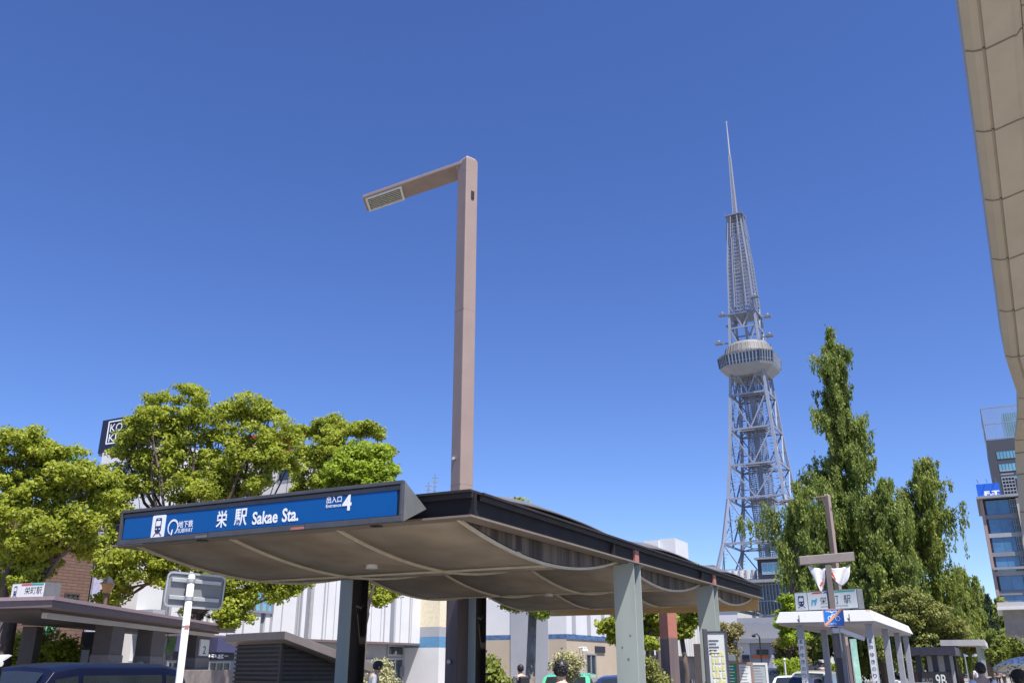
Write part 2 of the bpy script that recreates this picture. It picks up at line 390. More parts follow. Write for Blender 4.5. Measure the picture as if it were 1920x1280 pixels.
# sign box: front face .38 m in front of the beam, wedge-shaped in side view
sf = CF - .38
def sg(px, py): p = pickf(px, py, sf); return p.x, p.z
xl, zl0 = sg(222, 1025); xr, zr0 = sg(756, 974.5); xl2, zt = sg(228, 962); xr2, zt2 = sg(760, 895)
zs0, zs1 = (zl0 + zr0) / 2, (zt + zt2) / 2
sign = thing('station_sign', S(xr, sf), -A, 'long blue sign box reading Sakae Sta. and Entrance 4 on the canopy front', 'sign')
SW = xr - xl; y0 = 0.
side = [(y0, zs0), (y0 + .40, (zs0 + zs1) / 2 - .02), (y0, zs1)]
for X in (-SW, -.025):
    MB().prism([(X, a, b) for a, b in side], (.025, 0, 0)).build('side_plate', M_signside, sign, bevel=.003)
MB().add([(-SW + .03, y0 + .01, zs0 + .01), (-.03, y0 + .01, zs0 + .01), (-.03, y0 + .385, (zs0 + zs1) / 2 - .02), (-SW + .03, y0 + .385, (zs0 + zs1) / 2 - .02), (-SW + .03, y0 + .01, zs1 - .01), (-.03, y0 + .01, zs1 - .01)], [(0, 1, 2, 3), (3, 2, 5, 4), (0, 4, 5, 1)]).build('housing', M_signfr, sign)
# frame around the panel
m = MB(); fb, ft, fs_ = .055, .085, .05
m.box(-SW, 0, y0 - .03, y0 + .008, zs0, zs0 + fb); m.box(-SW, 0, y0 - .03, y0 + .008, zs1 - .035, zs1)
m.box(-SW, -SW + .028, y0 - .03, y0 + .008, zs0 + fb, zs1 - .035); m.box(-.03, 0, y0 - .03, y0 + .008, zs0 + fb, zs1 - .035)
m.box(-SW + .03, -.032, y0 - .018, y0 + .006, zs1 - ft, zs1 - .045)
m.build('frame', M_signfr, sign, bevel=.004)
for q_ in (.30, .64):
    MB().box(-SW * q_ - .18, -SW * q_, y0 - .032, y0 - .0305, zs0 + .006, zs0 + .03).build('patch', M_rust if q_ < .5 else M_signside, sign)
    MB().box(-SW * q_ - .003, -SW * q_ + .003, y0 - .0325, y0 - .0302, zs0, zs0 + fb).build('frame_seam', M_black, sign)
box('panel', M_blue, sign, -SW + .06, -.075, y0 - .012, y0 + .004, zs0 + fb + .008, zs1 - ft - .003)
for k in (.36, .995, .02): MB().box(-SW * k - .18 if k < .9 else -SW * k + .04, -SW * k, y0 - .0175, y0 - .0165, zs1 - .080, zs1 - .05)
def sl(px, py): a, b = sg(px, py); return a - xr, b       # sign-local
yt = y0 - .016
def sign_text(body, bx, m=M_white, off=.02, y=yt):
    (x0, z0), (x1, z1) = sl(bx[0], bx[1]), sl(bx[2], bx[3])   # bottom-left pixel, top-right pixel
    text(sign, body, (x0, y, z0), (1, 0, 0), (0, 0, 1), x1 - x0, z1 - z0, m, off)
sign_text('栄', (406, 990, 430, 956), off=.018)
sign_text('駅', (440, 987, 467, 952), off=.018)
sign_text('Sakae', (474, 984, 524, 955), off=.025)
sign_text('Sta.', (530, 979, 563, 950), off=.025)
sign_text('出入口', (614, 944, 643, 929), off=.015)
sign_text('Entrance', (613, 952, 642, 943), off=.012)
sign_text('4', (643, 958, 662, 926), off=.03)
sign_text('地下鉄', (336, 990, 365, 974), off=.015)
sign_text('SUBWAY', (335, 999, 364, 988.5), off=.01)
def train_icon(parent, o, w, h, mp, mn, back=True, u=(1, 0, 0)):
    """white tile with the front view of a train; o = lower left, in a plane facing -y"""
    x0, y, z0 = o
    r = w * .08
    def rr(x, z, ww, hh, rad, n=4):
        P = []
        for cx, cz, a0 in ((x + ww - rad, z + rad, -90), (x + ww - rad, z + hh - rad, 0), (x + rad, z + hh - rad, 90), (x + rad, z + rad, 180)):
            for k in range(n + 1):
                a = math.radians(a0 + 90 * k / n); P.append((cx + rad * math.cos(a), cz + rad * math.sin(a)))
        return P
    if back: MB().prism([(a, y, b) for a, b in rr(x0, z0, w, h, r)], (0, -.004, 0)).build('pictogram_tile', mp, parent)
    g = MB(); yy = y - .0045
    X = lambda a: x0 + a * w
    Z = lambda b: z0 + b * h
    g.prism([(a, yy, b) for a, b in rr(X(.27), Z(.28), w * .46, h * .60, w * .10)], (0, -.002, 0))
    g.prism([(X(.32), yy, Z(.28)), (X(.42), yy, Z(.20)), (X(.58), yy, Z(.20)), (X(.68), yy, Z(.28))], (0, -.002, 0))
    g.bar((X(.36), yy - .001, Z(.22)), (X(.2), yy - .001, Z(.10)), .002, w * .05); g.bar((X(.64), yy - .001, Z(.22)), (X(.80), yy - .001, Z(.10)), .002, w * .05)
    g.mat(1); yy -= .0025
    g.prism([(a, yy, b) for a, b in rr(X(.33), Z(.53), w * .34, h * .22, w * .03)], (0, -.0015, 0))
    g.prism([(a, yy, b) for a, b in rr(X(.42), Z(.81), w * .16, h * .03, w * .01)], (0, -.0015, 0))
    for c in (.38, .62):
        g.prism([(X(c) + w * .045 * math.cos(t * math.pi / 5), yy, Z(.40) + w * .045 * math.sin(t * math.pi / 5)) for t in range(10)], (0, -.0015, 0))
    g.build('train_pictogram', [mn, mp], parent)
(x0, z0), (x1, z1) = sl(284, 1009), sl(314, 965)
z0 = sl(284, 1010)[1]; z1 = sl(300, 966)[1]
train_icon(sign, (x0, y0 - .0125, z0), x1 - x0, z1 - z0, M_white, M_navy)
# the operator's broken-ring mark
(cx, cz) = sl(326.5, 988); R = (sl(336, 988)[0] - sl(317, 988)[0]) / 2 * 1.05
g = MB(); vs = []; n = 26
for k in range(n + 1):
    a = math.radians(-60 + 300 * k / n); wd = .02 + .12 * math.sin(math.pi * k / n)
    for rr_ in (R, R * (1 - wd - .12)): vs.append((cx + rr_ * math.cos(a), yt, cz + rr_ * 1.05 * math.sin(a)))
g.add(vs, [(2 * k, 2 * k + 1, 2 * k + 3, 2 * k + 2) for k in range(n)])
g.add([(cx - R * .35, yt, cz - R), (cx - R * .05, yt, cz - R * 1.05), (cx + R * .05, yt, cz - R * .3), (cx - R * .15, yt, cz - R * .3)], [(0, 1, 2, 3)])
g.build('ring_emblem', M_white, sign)

# ---------------------------------------------------------------- street lamps with a long flat arm
def lamp(base, H, label, s=1.0, az_arm=57.6):
    t = thing('street_lamp', base, 0, label, 'street lamp', 'tall brown street lamps with a flat arm')
    a = .17 * s; q = math.radians(40)                       # square tube, turned 40 degrees
    u = Vector((math.cos(q), math.sin(q), 0)); v = Vector((-math.sin(q), math.cos(q), 0))
    def sq(r, z): return [Vector((0, 0, z)) + u * sx * r + v * sy * r for sx, sy in ((-1, -1), (1, -1), (1, 1), (-1, 1))]
    MB().hexa(sq(a, 3.0) + sq(a, H - .02)).build('pole', M_pole, t, bevel=.02)
    MB().hexa(sq(a * 1.12, 0) + sq(a * 1.1, 3.0)).build('pole_base', M_polebase, t, bevel=.015)
    arm = Vector((-math.sin(math.radians(az_arm)), math.cos(math.radians(az_arm)), 0)); wv = Vector((.02, 1, 0)) * .70 * s
    L = 3.18 * s; th = .10 * s; st = Vector((-.08 * s, -.14 * s, H))
    P = [st, st + arm * L, st + arm * L + wv, st + wv]
    top = [p + Vector((0, 0, 0)) for p in P]; bot = [p - Vector((0, 0, th)) for p in P]
    e = [P[0] - arm * .18, P[0] - arm * .18 + wv]
    MB().hexa([bot[0], bot[3], bot[2], bot[1], top[0], top[3], top[2], top[1]][0:8]).build('arm', M_pole, t, bevel=.02)
    # knuckle joining the arm to the pole
    k = sq(a * 1.005, H - .021); kt = [Vector((p.x * .75 + .02, p.y * .75, H + .14 * s)) for p in k]
    MB().hexa(sq(a * 1.005, H - .35) + sq(a * 1.005, H - .0)).build('knuckle', M_pole, t, bevel=.02)
    MB().hexa(sq(a * 1.004, H + .001) + [Vector((p.x * .7, p.y * .7, H + .09 * s)) for p in sq(a, 0)]).build('cap', M_pole, t, bevel=.02)
    # gusset under the arm
    g0, g1 = st + wv * .95 - Vector((0, 0, th)), st + wv * .05 - Vector((0, 0, th))
    MB().add([g1, g0, g0 - Vector((0, 0, .45 * s)) - wv * .4, g1 - Vector((0, 0, .1 * s)), g1 + arm * .25, g0 + arm * .25], [(0, 1, 2, 3), (4, 5, 2, 3), (0, 3, 4), (1, 5, 2)]).build('gusset', M_pole, t)
    # luminaire let into the arm's underside
    def ub(a_, b_, dz): return st + arm * L * a_ + wv * b_ - Vector((0, 0, th + dz))
    def slab(mb, a0, a1, b0, b1, z0, z1): mb.hexa([ub(a0, b0, z1), ub(a0, b1, z1), ub(a1, b1, z1), ub(a1, b0, z1), ub(a0, b0, z0), ub(a0, b1, z0), ub(a1, b1, z0), ub(a1, b0, z0)])
    m = MB(); slab(m, .60, .97, .06, .12, .003, .035); slab(m, .60, .97, .92, .98, .003, .035); slab(m, .60, .62, .12, .92, .003, .035); slab(m, .95, .97, .12, .92, .003, .035)
    fr = m.build('luminaire', M_wpaint, t)
    m = MB(); slab(m, .622, .948, .122, .918, .002, .014); m.build('diffuser', M_lens, fr)
    m = MB()
    for k in range(6): slab(m, .622, .948, .2 + k * .12, .22 + k * .12, .016, .026)
    m.build('louvre', M_slat, fr)
    MB().hexa([p + u * 0 for p in [Vector((0, 0, .6)) - v * (a * 1.13 + .004) + u * sx * .09 + v * sy for sx, sy in ((-1, 0), (1, 0), (1, .01), (-1, .01))] + [Vector((0, 0, 1.1)) - v * (a * 1.13 + .004) + u * sx * .09 + v * sy for sx, sy in ((-1, 0), (1, 0), (1, .01), (-1, .01))]]).build('access_door', M_polebase, t, bevel=.004)
    for z in (5.2, 9.1): MB().hexa(sq(a * 1.006, z) + sq(a * 1.006, z + .012)).build('weld_seam', mat('pole_seam', (.24, .18, .16), .6), t)
    if s > .9:
        for z in (H - .95,): MB().box(-.04, .04, -.02, .0, z - .1, z + .1).build('photocell', M_black, t).matrix_local = Matrix.Translation(u * .0) @ Matrix.Rotation(q, 4, 'Z') @ Matrix.Translation((0.02, -a - .002, 0))
        for z in (3.15, 4.9, 5.75, 1.75):
            MB().tube([(0, 0, 0), (0, .12, 0)], .035, 8).ball((0, .14, 0), .055).build('camera_bracket', M_galv, t).location = Vector((0, 0, z)) - u * (a + .0) + v * a * .2 - Vector((.02, .1, 0))
    return t
LH = 12.95
bp = atD(861, 1250, 18.5)
lamp((bp.x - .02, bp.y, 0), LH, 'tall pinkish brown street lamp rising behind the blue station sign, the nearer and larger one')
bp = atD(1589.5, 1250, 62.5)
lamp((bp.x, bp.y, 0), LH, 'farther tall brown street lamp, in front of the redwoods above the white shelter', 1.0, 56)

# ---------------------------------------------------------------- television tower
TX, TY = 74.6, 265.0
tower = thing('television_tower', (TX, TY, 0), -math.radians(29), 'tall pale grey steel lattice television tower with a glazed observation deck and a needle mast', 'tower')
prof = [(0, 17.5), (20, 13.6), (27.5, 11.9), (35, 10.1), (48, 8.1), (64, 6.6), (80, 5.5), (92, 4.7), (107, 4.0), (124, 3.3), (143, 1.9)]
def ts(z):
    for (a, b), (c, d) in zip(prof, prof[1:]):
        if z <= c: return b + (d - b) * (z - a) / (c - a)
    return prof[-1][1]
cor = ((-1, -1), (1, -1), (1, 1), (-1, 1))
for cx, cy in cor:
    m = MB(); zs = [0, 12, 20, 27.5, 35, 48, 64, 72, 80, 92, 107]
    for a, b in zip(zs, zs[1:]): m.bar((cx * ts(a), cy * ts(a), a), (cx * ts(b), cy * ts(b), b), 0.85 if b < 85 else .7)
    m.build('leg', M_tower, tower)
    # ladder / cable run inside each leg
    m = MB()
    for k in range(60):
        z = 26 + k; s_ = ts(z) - 1.3
        m.bar((cx * s_ - .3, cy * s_, z), (cx * s_ + .3, cy * s_, z), .12)
    m.bar((cx * (ts(26) - 1.3), cy * (ts(26) - 1.3), 26), (cx * (ts(84) - 1.3), cy * (ts(84) - 1.3), 84), .16)
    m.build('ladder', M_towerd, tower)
lev = [20, 35, 48, 58, 69, 80, 91]
for fi in range(4):
    m = MB(); c0, c1 = cor[fi], cor[(fi + 1) % 4]
    P = lambda c, z: Vector((c[0] * ts(z), c[1] * ts(z), z))
    for a, b in zip(lev, lev[1:]):
        m.bar(P(c0, a), P(c1, a), .5); mid = (P(c0, a) + P(c1, a)) / 2
        m.bar(P(c0, b), mid, .34); m.bar(P(c1, b), mid, .34)
        z = (a + b) / 2
        for c in (c0, c1):
            q_ = (P(c, b) + mid) / 2; m.bar(P(c, z), q_, .2); m.bar(P(c, a), q_, .2)
    # inner secondary frame
    a0 = [20, 35, 48, 58, 69, 80]
    for z in a0:
        p, q_ = P(c0, z) * .55, P(c1, z) * .55; p.z = q_.z = z; m.bar(p, q_, .25); 
        pp = P(c0, z); pp2 = P(c0, z) * .55; pp2.z = z; m.bar(pp, pp2, .25)
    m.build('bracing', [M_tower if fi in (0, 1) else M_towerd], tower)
# lift and stair shaft wrapped in wire mesh
m = MB()
def shr(z): return 3.0 + .5 * math.sin(z / 6.5) * (z < 80)
for k in range(100):
    z = 24 + k * .62
    for i in range(8):
        a0, a1 = math.pi / 4 * i, math.pi / 4 * (i + 1); r = shr(z)
        m.bar((r * math.cos(a0), r * math.sin(a0), z), (r * math.cos(a1), r * math.sin(a1), z), .14)
for i in range(24):
    a = 2 * math.pi * i / 24
    for k in range(20):
        z0, z1 = 24 + k * 3.1, 27.1 + k * 3.1; tw = .10 * (1 if i % 2 else -1)
        m.bar((shr(z0) * math.cos(a + tw * k), shr(z0) * math.sin(a + tw * k), z0), (shr(z1) * math.cos(a + tw * (k + 1)), shr(z1) * math.sin(a + tw * (k + 1)), z1), .13)
m.build('lift_shaft', M_mesh, tower)
m = MB().box(-.7, .7, -.7, .7, 10, 87)
m.build('lift_core', mat('lift_core_grey', (.30, .34, .42), .6, var=.3, scale=.5), tower)
m = MB()
for z in (36, 48, 58.5, 69.5, 80.5):
    m.box(-3.6, 3.6, -3.6, 3.6, z, z + .35)
m.build('landing', M_deckroof, tower)
# observation deck: square with chamfered corners
def octo(h, c, z): return [Vector(p) for p in ((-h + c, -h, z), (h - c, -h, z), (h, -h + c, z), (h, h - c, z), (h - c, h, z), (-h + c, h, z), (-h, h - c, z), (-h, -h + c, z))]
def ring(mb, A_, B_):
    n = len(A_); mb.add(A_ + B_, [(i, (i + 1) % n, n + (i + 1) % n, n + i) for i in range(n)])
deck = MB(); D0, D1, D2, D3 = octo(5.6, 2.2, 86.0), octo(8.0, 3.0, 88.3), octo(8.2, 3.1, 89.0), octo(8.5, 3.2, 92.2)
ring(deck, D0, D1); ring(deck, D1, D2); deck.add(D0, [tuple(range(8))[::-1]]); 
ring(deck, octo(8.45, 3.2, 92.2), octo(8.6, 3.2, 92.6)); deck.add(octo(8.6, 3.2, 92.6), [tuple(range(8))])
dk = deck.build('observation_deck', M_deck, tower)
g = MB(); ring(g, octo(8.1, 3.1, 89.0), octo(8.4, 3.2, 92.2)); g.build('glazing', M_glass, dk)
m = MB(); a_, b_ = octo(8.24, 3.1, 89.0), octo(8.54, 3.2, 92.2)
for i in range(8):
    n = 10 if i % 2 == 0 else 5
    for k in range(n + 1):
        p = a_[i].lerp(a_[(i + 1) % 8], k / n); q_ = b_[i].lerp(b_[(i + 1) % 8], k / n); m.bar(p, q_, .28)
    m.bar(a_[i] + Vector((0, 0, .9)), a_[(i + 1) % 8] + Vector((0, 0, .9)), .12)
m.build('mullion', M_tower, dk)
m = MB(); nn = 24
rg = [(7.6, 92.65), (7.6, 93.6), (7.0, 96.0), (6.2, 96.9)]
for (r0, z0), (r1, z1) in zip(rg, rg[1:]):
    ring(m, [Vector((r0 * math.cos(2 * math.pi * k / nn), r0 * math.sin(2 * math.pi * k / nn), z0)) for k in range(nn)], [Vector((r1 * math.cos(2 * math.pi * k / nn), r1 * math.sin(2 * math.pi * k / nn), z1)) for k in range(nn)])
m.add([Vector((6.2 * math.cos(2 * math.pi * k / nn), 6.2 * math.sin(2 * math.pi * k / nn), 96.9)) for k in range(nn)], [tuple(range(nn))])
m.build('roof', M_deckroof, dk)
m = MB()
for k in range(36):
    a = 2 * math.pi * k / 36; m.bar((7.62 * math.cos(a), 7.62 * math.sin(a), 93.5), (7.02 * math.cos(a), 7.02 * math.sin(a), 96.0), .16)
m.build('roof_rib', M_deck, dk)
# upper stage: open storey then the dense antenna lattice
m = MB(); lv = [97.4, 102, 107]
for fi in range(4):
    c0, c1 = cor[fi], cor[(fi + 1) % 4]; P = lambda c, z: Vector((c[0] * ts(z), c[1] * ts(z), z))
    m.bar(P(c0, 102), P(c1, 102), .4)
    for a, b in ((92, 102), (102, 110)):
        mid = (P(c0, a) + P(c1, a)) / 2 if a < 100 else (P(c0, a) + P(c1, a)) / 2
        m.bar(P(c0, b), mid, .38); m.bar(P(c1, b), mid, .38)
m.bar((0, 0, 92), (0, 0, 143), .7)
m.build('upper_bracing', M_tower, tower)
for cx, cy in cor:
    m = MB()
    for a, b in ((107, 115), (115, 124), (124, 134), (134, 143)): m.bar((cx * ts(a), cy * ts(a), a), (cx * ts(b), cy * ts(b), b), .45)
    m.build('upper_leg', M_tower, tower)
m = MB(); z = 108.
while z < 143:
    s_ = ts(z)
    for k in range(4):
        c0, c1 = cor[k], cor[(k + 1) % 4]
        m.bar((c0[0] * s_, c0[1] * s_, z), (c1[0] * s_, c1[1] * s_, z), .2); m.bar((c0[0] * s_ * .55, c0[1] * s_ * .55, z), (c1[0] * s_ * .55, c1[1] * s_ * .55, z), .18)
        for q_ in (.33, .66):
            x = c0[0] + (c1[0] - c0[0]) * q_; y = c0[1] + (c1[1] - c0[1]) * q_; s2 = ts(min(143, z + 1.3))
            m.bar((x * s_, y * s_, z), (x * s2, y * s2, min(143, z + 1.3)), .16)
    z += 1.3
m.build('antenna_lattice', M_deck, tower)
m = MB()
for z0, z1, k in ((109, 124, 1.16), (124, 134, 1.18), (134, 142.5, 1.35)):
    for cx, cy in cor:
        a0 = ts(z0) * k; a1 = ts(z1) * k
        m.bar((cx * a0, cy * a0 * .4, z0), (cx * a1, cy * a1 * .4, z1), .25); m.bar((cx * a0 * .4, cy * a0, z0), (cx * a1 * .4, cy * a1, z1), .25)
m.build('antenna_array', M_tower, tower)
MB().box(-4.6, 4.6, -4.6, 4.6, 106.6, 107.0).build('platform', M_towerd, tower); m = MB(); m.box(-2.9, 2.9, -2.9, 2.9, 142.2, 142.6)
for cx, cy in cor: m.bar((cx * 2.8, cy * 2.8, 142.6), (cx * 2.8, cy * 2.8, 144.2), .12)
m.build('platform', M_towerd, tower)
for (x, y, z) in ((-6.2, -4, 107.2), (6.2, 4, 107.2), (4.8, -5, 111), (-8, -4.2, 97.8), (7.2, -1, 98.8), (-6, 4, 106)):
    m = MB().box(x - 1.2, x + 1.2, y - 1, y + 1, z - .3, z + .2); m.bar((x, y, z), (x * .6, y * .6, z), .3); m.ball((x, y, z + .5), .55, 8, 5); m.build('dish_platform', M_towerd, tower)
m = MB()
for cx, cy in cor: m.bar((cx * .62, cy * .62, 143), (cx * .28, cy * .28, 166), .16)
z = 143.
while z < 166:
    s_ = .62 - .34 * (z - 143) / 23
    for k in range(4):
        c0, c1 = cor[k], cor[(k + 1) % 4]; m.bar((c0[0] * s_, c0[1] * s_, z), (c1[0] * s_, c1[1] * s_, z), .14); m.bar((c0[0] * s_, c0[1] * s_, z), (c1[0] * s_, c1[1] * s_, z + .9), .1)
    z += .9
m.tube([(0, 0, 165), (0, 0, 172), (0, 0, 180)], [.30, .26, .14], 8); m.bar((-.6, 0, 179.6), (.6, 0, 179.6), .12)
m.build('antenna_mast', mat('mast_paint', (.36, .36, .38), .5), tower)

# ---------------------------------------------------------------- buildings
def bld(name, r, f, label, cat='building', group=None): return thing(name, S(r, f), -A, label, cat, group)
def window(parent, x0, x1, z0, z1, y, axis='f', frame=M_galv, glass=M_glass, fw=.08, nx=1, nz=1, name='window'):
    """axis 'f': lies in a plane of constant local y facing -y; axis 'r': plane of constant local x facing +x"""
    m = MB()
    def bx(mb, a0, a1, b0, b1, d0, d1):
        if axis == 'f': mb.box(a0, a1, y - d1, y - d0, b0, b1)
        else: mb.box(y + d0, y + d1, a0, a1, b0, b1)
    bx(m, x0, x1, z0, z0 + fw, 0, .07); bx(m, x0, x1, z1 - fw, z1, 0, .07); bx(m, x0, x0 + fw, z0 + fw, z1 - fw, 0, .07); bx(m, x1 - fw, x1, z0 + fw, z1 - fw, 0, .07)
    for k in range(1, nx): c = x0 + (x1 - x0) * k / nx; bx(m, c - fw / 2, c + fw / 2, z0 + fw, z1 - fw, 0, .06)
    for k in range(1, nz): c = z0 + (z1 - z0) * k / nz; bx(m, x0 + fw, x1 - fw, c - fw / 2, c + fw / 2, 0, .055)
    o = m.build(name, frame, parent)
    m = MB(); bx(m, x0 + fw, x1 - fw, z0 + fw, z1 - fw, .002, .02); m.build('pane', glass, o)
    return o

# striped park shop (plane r = -32.5)
R0 = -32.5
def fr(px, r=R0): return pickr(px, 1250, r).y
f0, f1 = fr(300), fr(829)
shop = bld('park_shop', R0, f0, 'white shop with vertical grey stripes under the canopy, left of the brown lamp base')
zc = 3.05; zt_ = 7.3; Ln = f1 - f0
box('wall', M_gwall2, shop, -9, -.06, 0, Ln, zc, zt_)
box('ground_floor', M_gwall, shop, -9, -1.1, .2, Ln - .1, 0, zc - .004)
box('ledge', M_mauve, shop, -1.0, .06, -.05, Ln + .05, zc - .12, zc - .004)
m = MB(); y = 0.05; rs = random.Random(3)
while y < Ln - .3:
    wd = rs.choice([.35, .6, .9, 1.1, .45]); 
    if y + wd > Ln: wd = Ln - y
    m.box(-.058, .06, y, y + wd, zc + .002, zt_ + .1); 
    y += wd + rs.choice([.08, .08, .35, .6, .22, .1])
m.build('cladding', M_wwall, shop)
y = 0.05; rs = random.Random(9); m = MB()
while y < Ln - .3:
    box('grey_fin', mat('fin_grey', (.34, .34, .36), .7), shop, -.056, .075, y, y + .12, zc + .004, zt_ + .09); y += rs.choice([1.1, 1.9, 2.7])
yw0, yw1 = fr(452) - f0, fr(500) - f0
window(shop, yw0, yw1, pickr(480, 1148, R0).z, 6.6, .07, 'r', M_gwall2, M_glassc, .12, 4, 1)
yd0, yd1 = fr(752) - f0, fr(782) - f0
window(shop, yd0, yd1, .1, 2.2, -1.09, 'r', M_galv, M_glass, .12, 2, 1, 'door'); window(shop, yd0, yd1, 2.3, 2.95, -1.09, 'r', M_galv, M_glass, .1)
box('white_panel', M_wwall, shop, -1.09, -1.0, fr(790) - f0, Ln - .3, 0, 1.95); box('beige_panel', M_beige, shop, -1.09, -1.0, fr(684) - f0, fr(742) - f0, 0, 2.1)
for q_ in (.12, .38, .63, .9):
    MB().tube([(.10, Ln * q_, zc), (.10, Ln * q_, zt_ + .05)], .05, 8).build('downpipe', M_galv, shop)
for q_ in (.45, .7, .83):
    MB().tube([(-1.09, Ln * q_, 2.5), (-.95, Ln * q_, 2.5)], .12, 10).build('vent', M_galv, shop); box('meter_box', M_alu, shop, -1.09, -.98, Ln * q_ + .6, Ln * q_ + 1.0, 1.1, 1.7)
box('roof_coping', M_gwall2, shop, -9.05, .1, -.02, Ln + .02, zt_ + .101, zt_ + .16)
# three storefront windows seen under the brown shelter
for a, b, t in ((225, 268, ''), (310, 336, ''), (388, 428, 'hag-')):
    ya, yb = fr(a) - f0, fr(b) - f0
    if ya < 0: continue
    window(shop, ya, yb, .4, 1.9, .06, 'r', M_galv, M_glass, .07, 3, 2, 'shop_window')
    box('awning', mat('navy_awning', (.06, .06, .13), .6), shop, -.05, .5, ya, yb, 2.3, 2.95)
    box('shop_fascia', M_shopdark, shop, -.05, .3, ya, yb, 1.95, 2.29)
    if t: text(shop, t, (.31, yb - 1.9, 2.02), (0, 1, 0), (0, 0, 1), 1.5, .25, M_white, .01)

# beige shop, brick shop farther left
fb0, fb1 = fr(158), f0 - .05
bs = bld('park_shop', R0, fb0, 'plain pale beige shop between the brick shop and the grey striped one')
box('wall', M_beige, bs, -9, 0, .1, fr(240) - fb0, 0, 7.0, bevel=.02)
box('corner_trim', mat('lilac_trim', (.42, .40, .55), .6), bs, -.02, .1, -.25, .09, 0, 7.0)
box('white_wall', M_wwall, bs, -8.8, -.35, fr(240) - fb0 + .01, fb1 - fb0, 0, 6.2)
window(bs, fr(165) - fb0, fr(205) - fb0, pickr(180, 1140, R0).z - .5, pickr(180, 1128, R0).z, .002, 'r', M_shopdark, M_glass, .08, 2)
box('balcony', M_gwall, bs, -.34, .9, fr(244) - fb0, fr(268) - fb0, pickr(250, 1142, R0).z - .35, pickr(250, 1142, R0).z)
box('shop_fascia', M_shopdark, bs, -.35, .3, fr(228) - fb0 + 1, fr(270) - fb0, 1.95, 2.4)
box('awning', mat('navy_awning', (.06, .06, .13), .6), bs, -.35, .5, fr(228) - fb0 + 1, fr(270) - fb0, 2.45, 3.1)
window(bs, fr(243) - fb0 + .1, fr(270) - fb0, .4, 1.9, -.34, 'r', M_galv, M_glass, .07, 3, 2, 'shop_window')
bk = bld('brick_building', R0, fr(-120), 'brown brick shop with a recessed glazed strip, behind the bush at the far left')
Lb = fr(157) - .3 - fr(-120)
box('wall', brick_mat('brown_brick', (.20, .115, .085), (.155, .09, .07), (.10, .065, .05)), bk, -9, 0, 0, Lb, 0, 7.4)
window(bk, fr(25) - fr(-120), fr(92) - fr(-120), pickr(60, 1163, R0).z, pickr(60, 1150, R0).z, .002, 'r', M_slat, M_glass, .06, 5)
window(bk, fr(98) - fr(-120), fr(126) - fr(-120), pickr(110, 1120, R0).z, pickr(110, 1110, R0).z, .002, 'r', M_slat, M_glass, .06, 3)
box('roof_coping', M_brownsh, bk, -9.05, .06, -.05, Lb + .05, 7.4, 7.52)

# colour-banded wall + outdoor stair
R1 = -31.0
fa, fb = fr(822, R1), fr(914, R1)
cb_ = bld('stair_tower_wall', R1, fa, 'narrow cream wall with grey and blue bands beside the outdoor stair')
zb = [0, pickr(907, 1216, R1).z, pickr(907, 1197, R1).z, pickr(907, 1180, R1).z, 6.6]
for k, mm in enumerate((M_wwall, mat('band_blue', (.10, .25, .42), .7), M_gwall, mat('cream_wall', (.70, .62, .45), .8))):
    box('wall_band', mm, cb_, -3, 0, 0, fb - fa, zb[k] + (.002 if k else 0), zb[k + 1])
RS = -31.8; fs0, fs1 = fr(914, RS) + .1, fr(986, RS)
st_ = bld('outdoor_stair', RS, fs0, 'grey steel outdoor stair landing with upright railings beside the cream wall')
zl = pickr(950, 1222, RS).z; zu = pickr(950, 1183, RS).z
Lf = fs1 - fs0
for z_, hh in ((zl, 1.35), (zu, 1.3)):
    box('landing', M_gwall, st_, -2.2, 0, 0, Lf, z_ - .2, z_)
    m = MB(); m.box(-.04, 0, 0, Lf, z_ + hh, z_ + hh + .06)
    n = 34
    for k in range(n + 1): yy = Lf * k / n; m.box(-.035, -.005, yy - .015, yy + .015, z_ + .002, z_ + hh)
    m.build('railing', M_galv, st_)
box('back_wall', M_shopdark, st_, -2.6, -2.25, 0, Lf, 0, zl - .21)
box('back_wall', M_gwall, st_, -2.6, -2.25, 0, Lf, zl - .205, zu + 3)
m = MB()
for k in range(3): m.box(-.12, 0, .2 + k * Lf / 2.4, .34 + k * Lf / 2.4, 0, zl - .21)
m.build('support', M_shopdark, st_)

# grey block + tan shop with blue band
R2 = -23.0
fa2 = fr(1063, R2); fb2 = fr(1214, R2); base_f = fa2
gl = pickf(958, 1250, base_f).x
tn = bld('park_shop', R2, base_f, 'tan shop with a dark blue speckled band, grey end wall behind the tree trunk')
xg = gl - R2; xm = pickf(1029, 1250, base_f).x - R2
ztt = pickf(1000, 1140, base_f).z + .6
box('end_wall', M_gwall, tn, xg, xm, -.05, 3, 0, ztt); box('end_wall', mat('pale_grey_wall', (.43, .44, .48), .8, var=.04), tn, xm + .01, -.001, .03, 3, 0, ztt)
Lt = fb2 - fa2
zb0 = pickr(1066, 1197, R2).z; zb1 = pickr(1066, 1188, R2).z
box('wall', M_tan, tn, -6, 0, .005, Lt, 0, zb0); box('band', mat('speckled_blue', (.03, .07, .20), .6, col2=(.10, .20, .34), scale=3), tn, -6, .05, .0, Lt, zb0 + .002, zb1); box('upper_wall', M_wwall, tn, -5.9, 0.02, .005, Lt, zb1 + .002, ztt)
m = MB(); 
for k in range(6): box('grey_fin', M_gwall, tn, .021, .07, .8 + k * Lt / 6, .8 + k * Lt / 6 + .5, zb1 + .01, ztt)
yd0, yd1 = fr(1098, R2) - fa2, fr(1117, R2) - fa2
window(tn, yd0, yd1, .1, pickr(1100, 1224, R2).z, .001, 'r', M_galv, M_glass, .1, 2, 1, 'door')
box('name_board', M_shopdark, tn, .01, .08, fr(1116, R2) - fa2, fr(1134, R2) - fa2, pickr(1125, 1223, R2).z, pickr(1125, 1211, R2).z)
